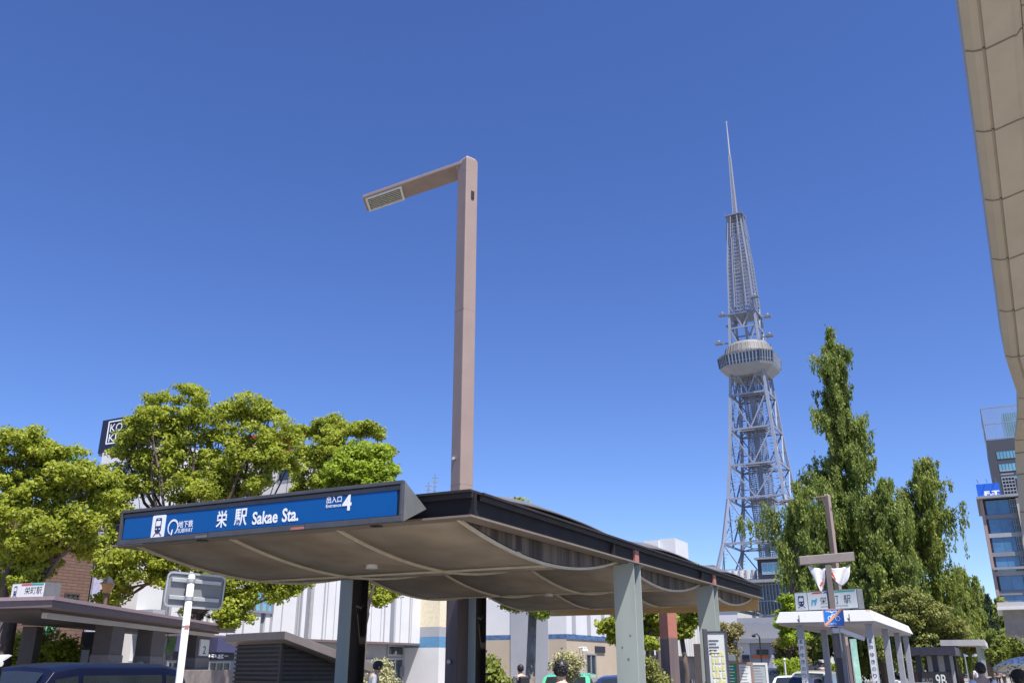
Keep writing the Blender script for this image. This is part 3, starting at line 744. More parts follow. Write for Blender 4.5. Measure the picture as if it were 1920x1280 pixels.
box('yellow_band', mat('yellow_band', (.75, .58, .03), .6), tn, .002, .02, yd1 + .3, Lt, .78, 1.0)
for q_ in (1087, 1092):
    yy = fr(q_, R2) - fa2; MB().tube([(0, yy, 2.75), (.25, yy, 2.8), (.3, yy, 2.6)], .05, 6).ball((.3, yy, 2.6), .12, 8, 6).build('wall_lamp', M_wpaint, tn)

# striped white shop 2 (behind the pillars)
R3 = -22.0
fa3, fb3 = fr(1216, R3), fr(1338, R3)
s2 = bld('park_shop', R3, fa3, 'white shop with narrow vertical stripes and glass doors, seen right of the thick canopy post')
L3 = fb3 - fa3; z3 = pickr(1280, 1229, R3).z; z3t = pickr(1330, 1158, R3).z
box('wall', M_gwall, s2, -7, -.05, 0, L3, z3, z3t); box('ground_floor', M_wwall, s2, -7, -.8, 0, L3, 0, z3 - .003)
m = MB(); y = 0.1; rs = random.Random(5)
while y < L3 - .2: wd = rs.choice([.3, .45, .7]); m.box(-.048, .08, y, min(L3, y + wd), z3 + .002, z3t + .1); y += wd + rs.choice([.15, .3, .2])
m.build('cladding', M_wwall, s2)
for a, b in ((1241, 1252), (1290, 1302)):
    ya, yb = fr(a, R3) - fa3, fr(b, R3) - fa3; window(s2, ya, yb, .1, z3 - .2, -.799, 'r', M_galv, M_glass, .1, 1, 1, 'door')
box('base_band', M_gwall, s2, -.798, -.78, 0, L3, .004, .7)

# white blocks right of the map board
def block(name, px0, px1, py_t, D, depth, mt, label, cat='building', z0=0, parts=None):
    """box whose front face (facing the camera side, -f) spans px0..px1 at distance D"""
    c = toS(atD(px0, 1250, D)); f = c.y; x1 = pickf(px1, 1250, f).x; z = pickf((px0 + px1) / 2, py_t, f).z
    t = bld(name, c.x, f, label, cat)
    box('wall', mt, t, 0, x1 - c.x, 0, depth, z0, z)
    return t, x1 - c.x, z, f, c.x
t, wd, z, f, rx = block('park_shop', 1338, 1392, 1142, 74, 12, M_wwall, 'plain white upper block of a shop, just right of the second canopy post')
box('roof_coping', M_gwall, t, -.1, wd + .1, -.1, 12.1, z, z + .08)
t, wd, z, f, rx = block('park_shop', 1392, 1440, 1151, 80, 12, M_gwall2, 'dark grey flat block behind the low white shop with an orange stripe')
box('side_wall', M_wwall, t, wd + .01, wd + 4.5, .2, 12, 0, z - .05)
t, wd, z, f, rx = block('park_shop', 1386, 1409, 1205, 62, 10, M_wwall, 'low white and grey shop with an orange stripe, right of the map board')
wd2 = pickf(1449, 1250, f).x - rx
box('grey_wall', M_gwall, t, wd + .01, wd2, .05, 10, 0, z); box('dark_wall', M_brownsh, t, -3.0, -.01, .1, 10, 0, z)
box('terrace_wall', M_gwall, t, 0, wd2 + .6, .4, 10, z + .3, z + 1.6); box('terrace_slab', M_gwall2, t, -1.5, wd2 + .3, -.3, 10, z, z + .28)
m = MB(); m.box(-1.5, wd2 + .6, -.2, -.16, z + 1.2, z + 1.25)
for k in range(40): x = -1.4 + k * (wd2 + 1.8) / 40; m.box(x, x + .03, -.2, -.17, z + .29, z + 1.2)
m.build('railing', M_galv, t)
za, zb_ = pickf(1425, 1233, f).z, pickf(1425, 1227.5, f).z
box('orange_band', mat('orange_band', (.62, .16, .04), .6), t, wd + .05, wd2 - .2, -.0, .045, za, zb_)
xw0, xw1 = pickf(1421, 1250, f).x - rx, pickf(1443, 1250, f).x - rx
window(t, xw0, xw1, pickf(1430, 1226, f).z, pickf(1430, 1217, f).z, .048, 'f', M_slat, M_glass, .05, 6)
xw0, xw1 = pickf(1393, 1250, f).x - rx, pickf(1407, 1250, f).x - rx
box('name_board', M_shopdark, t, xw0, xw1, -.06, -.002, pickf(1400, 1243, f).z, pickf(1400, 1227, f).z)
# buildings behind the left trees
def rooftop(px0, px1, py, D, depth, mt, name, label, nwin=0):
    t, wd, z, f, rx = block(name, px0, px1, py, D, depth, mt, label)
    k = max(1, nwin)
    if nwin:
        fl = 0; zz = z - 3.2
        while zz > 6 and fl < 6:
            for i in range(nwin):
                x0 = wd * (i + .15) / nwin; window(t, x0, x0 + wd * .7 / nwin, zz, zz + 1.5, -.001, 'f', M_galv, M_glass, .1)
            zz -= 3.5; fl += 1
    return t, wd, z, f, rx
t, wd, z, f, rx = rooftop(128, 262, 848, 120, 22, M_wwall, 'office_building', 'white office block half hidden by the left trees, below the dark rooftop sign', 6)
t2 = bld('rooftop_sign', rx + wd * .44, f + 1, 'dark navy rooftop sign cube with thin white lettering in a frame, above the left trees', 'sign')
ww = pickf(252, 820, f + 1).x - pickf(190, 820, f + 1).x; za, zb_ = z + .3, pickf(200, 787, f + 1).z
t2.location = S(pickf(188, 820, f + 1).x, f + 1, 0)
box('board', mat('navy_board', (.012, .012, .035), .4), t2, 0, ww, 0, ww, za, zb_); box('plinth', M_gwall2, t2, .1, ww - .1, .1, ww - .1, z, za - .002)
m = MB(); hh = zb_ - za; q_ = .16
for a in ((.2, .2 + q_ / ww), (.93, .93 + q_ / ww)): m.box(ww * a[0], ww * a[1], -.06, -.01, za + hh * .24, za + hh * .9)
m.box(ww * .2, ww * .95, -.06, -.01, za + hh * .9, za + hh * .9 + q_); m.box(ww * .2, ww * .95, -.06, -.01, za + hh * .24, za + hh * .24 + q_); m.build('frame', M_white, t2)
text(t2, 'KO', (ww * .27, -.03, za + hh * .60), (1, 0, 0), (0, 0, 1), ww * .36, hh * .24, M_white)
text(t2, 'KU', (ww * .27, -.03, za + hh * .30), (1, 0, 0), (0, 0, 1), ww * .36, hh * .24, M_white)
rooftop(262, 420, 905, 135, 20, M_wwall, 'office_building', 'long white office block behind the tall left tree, seen in gaps of its crown', 7)
t, wd, z, f, rx = rooftop(380, 520, 862, 105, 16, M_beige, 'office_building', 'pale beige building behind the trees with a curved parapet, left of the green dome', 4)
t2 = bld('rooftop_sign', rx, f + .5, 'red rooftop billboard glimpsed through the tall left tree', 'sign')
box('board', mat('billboard_red', (.62, .03, .04), .5), t2, 0, wd * .86, 0, .5, z + .2, z + 3.0); box('lower_board', M_white, t2, .1, wd * .85, .05, .4, z + .02, z + .19)
cpos = toS(atD(560, 1250, 140)); dm = thing('domed_hall', S(cpos.x, cpos.y), -A, 'pale green domed roof between the tree and the blue sign', 'building')
zd = pickf(560, 932, cpos.y).z; rd = 5.0
MB().tube([(0, 0, 0), (0, 0, zd)], rd * 1.05, 24).build('wall', M_beige, dm)
MB().ball((0, 0, zd), (rd, rd, pickf(560, 897, cpos.y).z - zd), 24, 12).build('dome', mat('verdigris', (.42, .55, .45), .6, var=.1), dm, smooth=True)
cpos = toS(atD(62, 1250, 95)); zz0 = pickf(62, 875, cpos.y).z; zz1 = pickf(62, 848, cpos.y).z
t2 = thing('rooftop_sign', S(cpos.x, cpos.y), -A, 'small teal and white rooftop sign glimpsed in the leftmost tree', 'sign')
box('board', mat('teal_board', (.02, .42, .45), .5), t2, -1, .9, 0, .4, zz0, zz1); box('white_board', M_white, t2, -1.9, -1.02, 0, .4, zz0, zz1)
MB().bar((-.5, .2, 0), (-.5, .2, zz0), .4).build('mast', M_gwall, t2)
# white block with small green lettering
t, wd, z, f, rx = rooftop(1219, 1247, 1012, 170, 9, M_wwall, 'office_building', 'white rooftop tower block with small dark green lettering, above the canopy roof')
box('east_wing', M_wwall, t, wd + .02, pickf(1277, 1250, f).x - rx, 1.0, 9, 0, z + .3)
text(t, 'Roose', (wd * .28, -.05, z - 1.9), (1, 0, 0), (0, 0, 1), wd * .62, 1.2, mat('green_letters', (.02, .12, .09), .5), .05)
box('emblem', mat('green_letters', (.02, .12, .09), .5), t, wd * .12, wd * .2, -.06, -.01, z - 1.9, z - .7)
# far flats
t, wd, z, f, rx = block('apartment_building', 1268, 1352, 1060, 300, 14, M_beige, 'far pale block of flats with balconies, left of the tower foot')
for k in range(3):
    zz = z - 3.2 * k - 2.6; o = box('balcony', M_wwall, t, wd * .45, wd, -1.2, -.01, zz - .4, zz + .3)
    window(t, wd * .48, wd * .98, zz + .35, zz + 2.2, -.001, 'f', M_galv, M_glassc, .15, 6)
box('penthouse', M_gwall, t, wd * .2, wd * .5, 2, 8, z, z + 1.6)
# glass hall at the tower foot
t, wd, z, f, rx = block('glass_hall', 1372, 1560, 1084, 236, 40, M_gwall2, 'dark glass hall of several storeys at the foot of the tower', z0=12)
m = MB()
n = 30
for k in range(n + 1): x = wd * k / n; m.box(x - .10, x + .10, -.5, -.003, 12.3, z - 1.0)
m.box(0, wd, -.55, -.3, 17, 17.3); m.build('mullion', M_tower, t)
window(t, .2, wd - .2, 12.2, z - 1.2, -.001, 'f', M_galv, M_glass, .2)
box('roof_slab', M_deck, t, -2, wd, -2.5, 40, z - .9, z - .2); box('floor_slab', M_deck, t, -.5, wd, -1.5, 40, 11.4, 11.99)
m = MB().box(2, wd, 4, 36, z - .19, z + .6); m.build('roof_kerb', M_deck, t)
pb = box('penthouse', M_shopdark, t, 8, wd, 3, 20, z + .61, z + 5.2); window(t, 9, wd - 6, z + 1.4, z + 4.4, 2.99, 'f', M_galv, M_glassc, .25, 6, name='window')
box('penthouse_roof', M_deck, t, 7.4, wd, 2.2, 21, z + 5.21, z + 5.7)
m = MB()
for k in range(7): m.tube([(-1 + k * 1.7, 8, z + .61), (-1 + k * 1.7, 8, z + 3.2)], .75, 10)
m.build('cooling_unit', M_beige, t)
m = MB()
for x in (5, 14, 24): m.bar((x - 4, 4, 0), (x, 4, 11.3), .9); m.bar((x + 4, 4, 0), (x, 4, 11.3), .9)
m.build('support', M_towerd, t)
box('ground_floor', M_glass, t, 1, wd, 8, 30, 0, 11.3)

# right: dark tower block, glass office, and billboard
t, wd, z, f, rx = block('tower_block', 1928, 2050, 812, 285, 30, mat('charcoal_wall', (.055, .058, .075), .6, var=.08), 'charcoal high rise with pale blue window bands at the right edge')
t.location = S(rx, f)
zz = z - 6.5; k = 0
x0_ = 2.2
while zz > 18 and k < 14:
    window(t, x0_, wd - 1, zz, zz + 4.0 - 1.3, -.02, 'f', mat('charcoal_frame', (.06, .06, .07), .5), M_glassc, .12, 14); zz -= 4.05; k += 1
m = MB(); zt3 = pickf(1845, 765, f).z
for k in range(26): x = k * wd / 25; m.bar((x, .3, z), (x, .3, zt3), .22)
for zz in (z + .4, (z + zt3) / 2, zt3): m.bar((0, .3, zz), (wd, .3, zz), .3); m.bar((.2, .3, zz), (.2, 28, zz), .3)
for k in range(12): m.bar((.2, k * 2.4, z), (.2, k * 2.4, zt3), .22)
m.build('roof_screen', M_tower, t)
box('plant_room', M_glassc, t, 6, wd, 4, 20, z, zt3 - 1.5)
FG = toS(atD(1858, 1250, 200)).y
t = thing('glass_office', S(pickf(1897, 1250, FG).x, FG), -A, 'blue glass office block with grey floor bands below the charcoal high rise', 'building')
gx0 = pickf(1897, 1250, FG).x
zgt = pickf(1850, 938, FG).z; wd = pickf(2010, 1250, FG).x - gx0
box('core', M_shopdark, t, .3, wd, .3, 26, 0, zgt)
xg1 = 5.2
fh = 4.05; nfl = int(zgt / fh)
for k in range(nfl + 1):
    z0 = zgt - (k + 1) * fh
    if z0 < 3: break
    window(t, .6, xg1, z0 + .9, z0 + fh, .29, 'f', mat('office_frame', (.08, .12, .17), .5), M_glassb, .06, 2)
    window(t, xg1 + .1, wd - 1, z0 + .9, z0 + fh, .29, 'f', mat('office_mullion', (.30, .30, .32), .5), M_glass, .12, 9, 2)
    box('floor_band', M_gwall2 if k % 2 == 0 else M_gwall, t, .2, wd, .0, .29, z0, z0 + .88)
box('corner_frame', mat('tan_frame', (.36, .25, .22), .7), t, -.4, .19, -.2, 26, 0, zgt + .3)
for k in (6.6, 15, 24): box('pilaster', M_stone, t, k, k + 1.3, -1.2, -.01, 0, zgt)
box('canopy_slab', M_deck, t, -1, wd, -3, .28, 7.0, 7.6); box('canopy_slab', M_deck, t, -.3, wd, -1.2, -.01, zgt - 15.0, zgt - 14.5)
box('roof_slab', M_deck, t, -1, wd, -1.6, 26, zgt + .301, zgt + .8)
t2 = thing('billboard', S(gx0 - .6, FG - .5), -A, 'blue billboard with white lettering on the roof of the glass office', 'billboard')
zb2 = pickf(1850, 907, FG).z; bw = 4.6
box('board', mat('billboard_blue', (.01, .12, .62), .5), t2, 0, bw, 0, .6, zgt + .9, zb2)
m = MB()
for k in range(3): m.bar((.5 + k * 1.8, .9, zgt + .8), (.5 + k * 1.8, .9, zb2 + .8), .12); m.bar((.5 + k * 1.8, .9, zb2 + .8), (.3 + k * 1.8, -.8, zb2 + .9), .1)
m.build('floodlight_bracket', M_towerd, t2)
text(t2, '都市と暮らし', (1.2, -.02, zb2 - 2.6), (1, 0, 0), (0, 0, 1), 3.2, .5, M_white); text(t2, 'F.T', (1.4, -.02, zgt + 1.0), (1, 0, 0), (0, 0, 1), 3.0, 1.0, M_white, .05)
t3 = thing('rooftop_sign', S(gx0 + bw, FG - .2), -A, 'black rooftop sign with pale letters beside the blue billboard', 'sign')
box('plant_screen', M_shopdark, t3, .1, 2.6, .3, 1, zgt + .81, zb2 + 1.2)
m = MB()
for k in range(8): m.box(.1, 2.6, .1, .29, zgt + .9 + k * .75, zgt + 1.1 + k * .75)
for k in range(5): m.box(.1 + k * .6, .2 + k * .6, .05, .099, zgt + .81, zb2 + 1)
m.build('louvre', M_galv, t3)
box('board', mat('brown_black_board', (.04, .035, .04), .5), t3, 2.7, 22, .0, .6, zgt + .9, zb2 + .7); text(t3, 'ma', (3.4, -.03, zgt + 2.4), (1, 0, 0), (0, 0, 1), 2.0, .8, M_beige, .0)

# ---------------------------------------------------------------- stone-clad sweeping eave at the right
eave = thing('stone_canopy', (0, 0, 0), 0, 'pale stone clad sweeping canopy edge cutting down the right side of the view', 'canopy')
P0 = atD(1797, 0, 9.0); ud = Vector(ray(2060, 2000)).normalized()
def online(px, py):    # point of the edge line nearest the sight line
    d = Vector(ray(px, py)).normalized(); c = Vector((0, 0, EYE)); n = d.cross(ud); n2 = d.cross(n)
    return P0 + ud * ((c - P0).dot(n2) / ud.dot(n2))
E0 = P0 - ud * 5; E1 = online(1903, 670)
horiz = Vector((ud.x, ud.y, 0)).normalized(); rt = Vector((horiz.y, -horiz.x, 0))
Dn = E1.y
tail = [atD(a, b, Dn + c) for a, b, c in ((1909.5, 745, 2.2), (1909, 785, 3.2), (1903.5, 825, 4.0), (1903, 850, 4.3), (1906, 890, 4.5), (1912, 960, 4.6), (1918, 1020, 4.6))]
last = tail[-1]; tail.append(Vector((last.x + .06, last.y, 2.0))); tail.append(Vector((last.x + .1, last.y, 0)))
path = [E0.lerp(E1, k / 30) for k in range(31)] + tail
eave.location = (path[-1].x + 1.5, path[-1].y, 0)
OFF = eave.location.copy()
# outward profile: (distance to the right, drop relative to the edge)
prof_e = [(0, .30), (0, 0), (.10, -.045), (.195, -.05), (.20, -.03), (.23, -.03), (.235, -.06), (.56, .02), (.60, .02), (.66, .10), (.68, .10)]
sc_e = 1.0
def prow(p, i, tilt=1):
    return [p + rt * (a * sc_e) + Vector((0, 0, b * sc_e * tilt)) - OFF for a, b in prof_e]
rows = []
for i, p in enumerate(path):
    tilt = 1 if i < 31 else max(0, 1 - (i - 30) / 4)
    base = prow(p, i, tilt)
    if tilt < 1: base = [b + horiz * (-(1 - tilt)) * .0 - horiz * 0 + (-horiz) * (q[0] * .0) + (-horiz) * (.04 * math.sin(math.pi * min(1, q[0] / .7))) * (1 - tilt) for b, q in zip(base, prof_e)]
    rows.append(base)
n = len(prof_e); m = MB(); vs = [v for r_ in rows for v in r_]
for i in range(len(rows) - 1):
    for j in range(n - 1):
        m.mat(0).add([rows[i][j], rows[i][j + 1], rows[i + 1][j + 1], rows[i + 1][j]], [(0, 1, 2, 3)])
m.build('cladding', [M_stone, M_joint], eave)
m = MB()
tj = [(online(*q_) - P0).length * (1 if (online(*q_) - P0).dot(ud) > 0 else -1) for q_ in ((1811, 95), (1834.5, 243), (1856, 376), (1874, 491), (1889, 592), (1902, 665))]
step = (tj[-1] - tj[0]) / 5
for k in range(-1, 6):
    p = P0 + ud * (tj[0] + step * k)
    r_ = prow(p, 0); m = MB()
    for a, b in zip(r_[1:], r_[2:]): m.bar(a - Vector((0, 0, .004)), b - Vector((0, 0, .004)), .022, .012)
    m.build('joint', mat('stone_joint', (.20, .17, .13), .9), eave)
for k, p in enumerate(tail[:6]):
    r_ = rows[31 + k]; m = MB()
    for a, b in zip(r_[1:], r_[2:]): m.bar(a - horiz * .004, b - horiz * .004, .03, .012)
    m.build('joint', mat('stone_joint', (.20, .17, .13), .9), eave)
m = MB()
for k in range(90):
    p = P0 + ud * (-4 + k * .30) - OFF
    a = p + rt * .69 + Vector((0, 0, .12)); b = p + rt * 3.2 + Vector((0, 0, .12)); m.hexa([a, b, b + ud * .275, a + ud * .275] + [q_ + Vector((0, 0, .04)) for q_ in (a, b, b + ud * .275, a + ud * .275)])
m.build('soffit_slat', M_stone, eave)
a0, a1 = E0 - OFF, E1 - OFF
mb = MB(); c = [a0 + rt * .0 + Vector((0, 0, .32)), a0 + rt * 3.4 + Vector((0, 0, .32)), a1 + rt * 3.4 + Vector((0, 0, .32)), a1 + Vector((0, 0, .32))]
mb.hexa(c + [q_ + Vector((0, 0, .3)) for q_ in c]); mb.build('roof', M_stone, eave)
mb = MB(); q0 = path[-1] - OFF
# pillar body behind the vertical cladding
hb = [Vector((q0.x + a, q0.y + b, 0)) for a, b in ((1.5, -.2), (3.2, -1.1), (3.9, .3), (2.2, 1.4))]
mb.hexa(hb + [v + Vector((0, 0, tail[0].z + .3)) for v in hb])
mb.build('pillar', M_stone, eave)

# ---------------------------------------------------------------- brown shelter, entrance 2 (left)
ca = atZ(101, 1127, 2.95); cb2 = atZ(444, 1180, 2.95)
dv = (cb2 - ca); dv.z = 0; Ls = dv.length; az = math.atan2(dv.x, dv.y)
sh = thing('station_shelter', (ca.x, ca.y, 0), -az, 'long low brown shelter with a paler roof rim, behind the navy taxi', 'shelter')
x_l = -4.2; yl = 2.2     # far left corner is set back: splayed front
top = [(0, 0), (0, Ls), (x_l, Ls), (x_l, 1.35)]
def poly(mb, pts, z0, z1): mb.prism([(a, b, z0) for a, b in pts], (0, 0, z1 - z0))
def inset(pts, d): cx = sum(p[0] for p in pts) / len(pts); cy = sum(p[1] for p in pts) / len(pts); return [(p[0] + (d if p[0] < cx else -d), p[1] + (d if p[1] < cy else -d)) for p in pts]
m = MB(); poly(m, top, 2.985, 3.06); m.build('roof_rim', M_paleroof, sh)
m = MB(); poly(m, inset(top, .05), 2.84, 2.982); m.build('fascia', M_mauve, sh)
m = MB(); poly(m, inset(top, .5), 2.78, 2.836); m.build('ceiling', M_brownsh, sh)
MB().box(-.62, -.5, .9, Ls * .93, 2.66, 2.775).build('light_strip', M_beige, sh)
def shy(px, x):   # local y on the plane local x = const seen at pixel px
    d = ray(px, 1250); ux, uy = math.cos(az), -math.sin(az); r0_ = (ca.x + x * ux) * 1.0; 
    # world line: (ca + x*right + y*fwd); right=(cos az,-sin az), fwd=(sin az, cos az)
    bx, by = ca.x + x * math.cos(az), ca.y - x * math.sin(az); k = d[0] / d[1]
    return (k * by - bx) / (math.sin(az) - k * math.cos(az))
for a, b in ((197, 222), (275, 300), (361, 396)):
    y0_, y1_ = shy(a, -.6), shy(b, -.6)
    o = MB().box(-1.0, -.55, y0_, y1_ if y1_ - y0_ < 1.6 else y0_ + 1.6, 0, 2.73).build('pillar', M_brownsh, sh, bevel=.02)
    MB().box(-1.02, -.53, y0_ - .02, (y1_ if y1_ - y0_ < 1.6 else y0_ + 1.6) + .02, 0, 1.95).build('pillar_plinth', mat('grey_stone_plinth', (.19, .17, .16), .7, var=.2, scale=6), sh)
for yy in (3, 7, 11): box('rear_pillar', M_brownsh, sh, -3.9, -3.5, yy, yy + .4, 0, 2.73)
y2 = shy(370, -.52); 
box('number_plate', M_wpaint, sh, -.545, -.5, y2 + .0, y2 + 1.05, 2.02, 2.55)
text(sh, '2', (-.495, y2 + .36, 2.08), (0, 1, 0), (0, 0, 1), .34, .26, M_black, .01)
gw = thing('granite_wall', (ca.x, ca.y, 0), -az, 'low grey granite wall round the stair, under the brown shelter behind the taxi', 'wall')
yA, yB = -1.0, shy(436, -.2)
m = MB(); m.prism([(-.2, yA, 0), (-.2, yB + .25, 0), (-.2, yB + .25, 1.35), (-.2, yB, 1.56), (-.2, yA, 1.60)], (-.3, 0, 0)); m.build('wall', M_granite, gw, bevel=.015)
# its roof sign
s0 = atZ(20, 1117, 3.25); t = thing('station_sign', (s0.x, s0.y, 0), -math.radians(-30 + 57), 'small white station name sign on the roof of the brown shelter', 'sign')
c2 = atZ(82, 1114.5, 3.25); sw = Vector((c2.x - s0.x, c2.y - s0.y)); az2 = math.atan2(sw.y, sw.x); t.rotation_euler = (0, 0, az2); sw = sw.length; t.location.z = -.1
hS = mpp(s0.y) * 27
box('box', M_signside, t, 0, sw, 0, .45, 3.26, 3.26 + hS); box('panel', M_wpaint, t, .02, sw - .02, -.015, -.001, 3.28, 3.24 + hS)
train_icon(t, (.04, -.0155, 3.29), sw * .2, hS * .85, M_wpaint, M_navy, False)
text(t, '栄町駅', (sw * .42, -.018, 3.30 + hS * .2), (1, 0, 0), (0, 0, 1), sw * .52, hS * .45, M_black, .0)
MB().box(sw * .3, sw * .6, -.02, -.016, 3.20 + hS, 3.235 + hS).build('red_stripe', mat('stripe_red', (.55, .03, .02), .5), t)
MB().box(sw * .6, sw * .97, -.02, -.016, 3.20 + hS, 3.235 + hS).build('green_stripe', mat('stripe_green', (.0, .33, .25), .5), t)
MB().bar((.1, .2, 3.14), (.1, .2, 3.26), .06).bar((sw - .1, .2, 3.14), (sw - .1, .2, 3.26), .06).build('foot', M_galv, t)

# ---------------------------------------------------------------- louvred hut
hc = atD(524, 1250, 22); hl = atD(438, 1250, 23.6)
hv = Vector((hl.x - hc.x, hl.y - hc.y, 0)); wd = hv.length; haz = math.atan2(-hv.y, -hv.x)
hut = thing('louvred_hut', (hc.x, hc.y, 0), haz, 'low hut of dark horizontal slats with a brown roof sloping down to the right', 'hut')
zh = zat(1199, 22, 524); zh2 = zat(1184, 22, 560)
dL = 1.95
z_end = 1.52
body = MB(); body.hexa([(-wd, 0.05, 0), (0, .05, 0), (0, dL, 0), (-wd, dL, 0), (-wd, .05, zh), (0, .05, zh), (0, dL, z_end), (-wd, dL, z_end)]); body.build('core', M_shopdark, hut)
m = MB(); k = 0; z = .1
while z < zh - .05:
    m.box(-wd, 0, -.0, .04, z, z + .045)
    yend = dL if z < z_end else .05 + (dL - .05) * (zh - z) / (zh - z_end)
    m.box(.012, .05, .05, max(.1, yend), z, z + .045); z += .10
m.build('slats', M_slat, hut)
m = MB(); ov = .55; th = zh2 - zh
m.hexa([(-wd - .1, -.25, zh), (ov, -.25, zh), (ov, dL + .3, z_end), (-wd - .1, dL + .3, z_end), (-wd - .1, -.25, zh + th), (ov, -.25, zh + th), (ov, dL + .3, z_end + .22), (-wd - .1, dL + .3, z_end + .22)])
m.build('roof', M_hutroof, hut, bevel=.01); box('corner_post', M_slat, hut, -.03, .055, -.02, .045, 0, zh)

# ---------------------------------------------------------------- sign post seen from behind
p = atD(339, 1250, 9.6); sp = thing('road_sign', (p.x, p.y, 0), math.radians(36), 'white round post with a grey sign seen from behind, before the brown shelter', 'road sign')
zp = zat(1081, 9.6, 352); z1s, z0s = zat(1076, 9.7, 340), zat(1138, 9.7, 340)
MB().tube([(0, 0, 0), (0, 0, zp)], .036, 16).build('post', M_wpaint, sp, smooth=True); MB().ball((0, 0, zp), (.038, .038, .03), 14, 6).build('cap', M_wpaint, sp)
m = MB().tube([(0, 0, 2.03), (0, 0, 2.05)], .037, 12); m.build('sticker', M_galv, sp)
MB().box(-.02, .02, -.038, -.035, zp - .52, zp - .48).build('rust_spot', M_rust, sp)
bd = MB(); hw = .30
def rrect(x0, x1, z0, z1, r=.05, n=4):
    P = []
    for cx, cz, a0 in ((x1 - r, z0 + r, -90), (x1 - r, z1 - r, 0), (x0 + r, z1 - r, 90), (x0 + r, z0 + r, 180)):
        for k in range(n + 1): a = math.radians(a0 + 90 * k / n); P.append((cx + r * math.cos(a), cz + r * math.sin(a)))
    return P
bo = MB().prism([(a, .075, b) for a, b in rrect(-hw - .01, hw - .01, z0s, z1s)], (0, .012, 0)).build('board', M_alu, sp)
bo.rotation_euler = (0, math.radians(2), 0); bo.location = (0, 0, 0)
rim = MB(); rp = rrect(-hw - .01, hw - .01, z0s, z1s)
for a, b in zip(rp, rp[1:] + rp[:1]): rim.bar((a[0], .068, a[1]), (b[0], .068, b[1]), .014, .02)
rim.build('rim', M_galv, bo)
for zz in (z1s - .075, z0s + .085):
    MB().box(-hw + .03, hw - .05, .045, .073, zz - .02, zz + .02).build('rail', M_galv, bo, bevel=.004); MB().tube([(0, 0, zz - .018), (0, 0, zz + .018)], .042, 14).build('clamp', M_galv, sp)

# ---------------------------------------------------------------- white shelter with station sign
wl = atZ(1475, 1171.5, 3.0); wr = atZ(1642, 1163.4, 3.0); ws_ = toS(wr)
wsx = toS(wl).x - ws_.x; Lw = 13.5
ws = thing('station_shelter', S(ws_.x, ws_.y), -A, 'white flat roofed station shelter with rust stained fascia on grey posts, right of centre', 'shelter')
zt4 = zat(1141.6, wr.y, 1640)
def bev_box(mb, x0, x1, y0, y1, z0, z1, d):
    mb.hexa([(x0, y0, z0), (x1, y0, z0), (x1, y1, z0), (x0, y1, z0), (x0 + d, y0 + d, z1), (x1 - d, y0 + d, z1), (x1 - d, y1 - d, z1), (x0 + d, y1 - d, z1)])
m = MB(); bev_box(m, wsx, 0, 0, Lw, 3.0, zt4, .14); m.build('roof', M_shelterw, ws, bevel=.015)
m = MB().box(wsx + .09, -.09, .09, Lw - .09, 2.93, 2.998); m.build('ceiling', M_ceil, ws)
m = MB()
for k in (.25, .75): m.box(wsx * k - .012, wsx * k + .012, -.006, .02, 3.01, zt4 - .12)
m.build('joint', M_joint, ws)
m = MB().box(-.22, .004, -.004, .0, 3.24, 3.26); 
for a, b in ((-.19, .04),): pass
rust = mat('rust_patch', (.42, .22, .10), .8, col2=(.62, .55, .45), scale=5)
m = MB()
rs = random.Random(2)
for k in range(16):
    yy = rs.uniform(.1, .9) if k < 4 else rs.uniform(6, 12); z_ = zt4 - rs.uniform(.03, .12); h_ = rs.uniform(.03, .16); t_ = (z_ - 3) / (zt4 - 3) * .14; t2_ = (max(3.02, z_ - h_) - 3) / (zt4 - 3) * .14
    w_ = rs.uniform(.03, .22); m.add([(-t_ + .003, yy, z_), (-t_ + .003, yy + w_, z_), (-t2_ + .003, yy + w_ * .7, max(3.02, z_ - h_)), (-t2_ + .003, yy + w_ * .2, max(3.02, z_ - h_))], [(0, 1, 2, 3)])
m.add([(-.28, .135, zt4 - .003), (-.145, .135, zt4 - .003), (-.10, .09, zt4 - .14), (-.2, .09, zt4 - .14)], [(0, 1, 2, 3)])
m.build('rust_stain', rust, ws)
M_wpost = mat('blue_grey_post', (.30, .32, .37), .6, var=.08)
def wx(px, f_): return pickf(px, 1250, ws_.y + f_).x - ws_.x
posts = [(.35, 1507), (.35, 1637)]
xa = wx(1507, .45); xb = wx(1638.5, .45)
pw = .21
for i, (x, y) in enumerate(((xa, .45), (xb, .45), (xa, 5.0), (xb, 5.0), (xa, 9.2), (xb, 9.2), (xb, 12.8))):
    po = MB().box(x - pw / 2, x + pw / 2, y, y + .2, 0, 2.928).build('post', M_wpost, ws, bevel=.01)
    if i < 2:
        box('notice_strip', M_wpaint, po, x - pw * .42, x + pw * .42, y - .012, y - .001, .9, 2.5)
        for k, ch in enumerate('瀬戸ゆきのりば'):
            text(po, ch, (x - .06, y - .016, 2.36 - k * .205), (1, 0, 0), (0, 0, 1), .12, .13 if ch != 'の' else .11, M_navy, .01)
m = MB().box(xb + .15, xb + 1.2, 5.2, 5.24, .1, 1.15); m.box(xb + .12, xb + .2, 5.18, 5.26, 0, 1.2); m.build('side_screen', M_galv, ws)
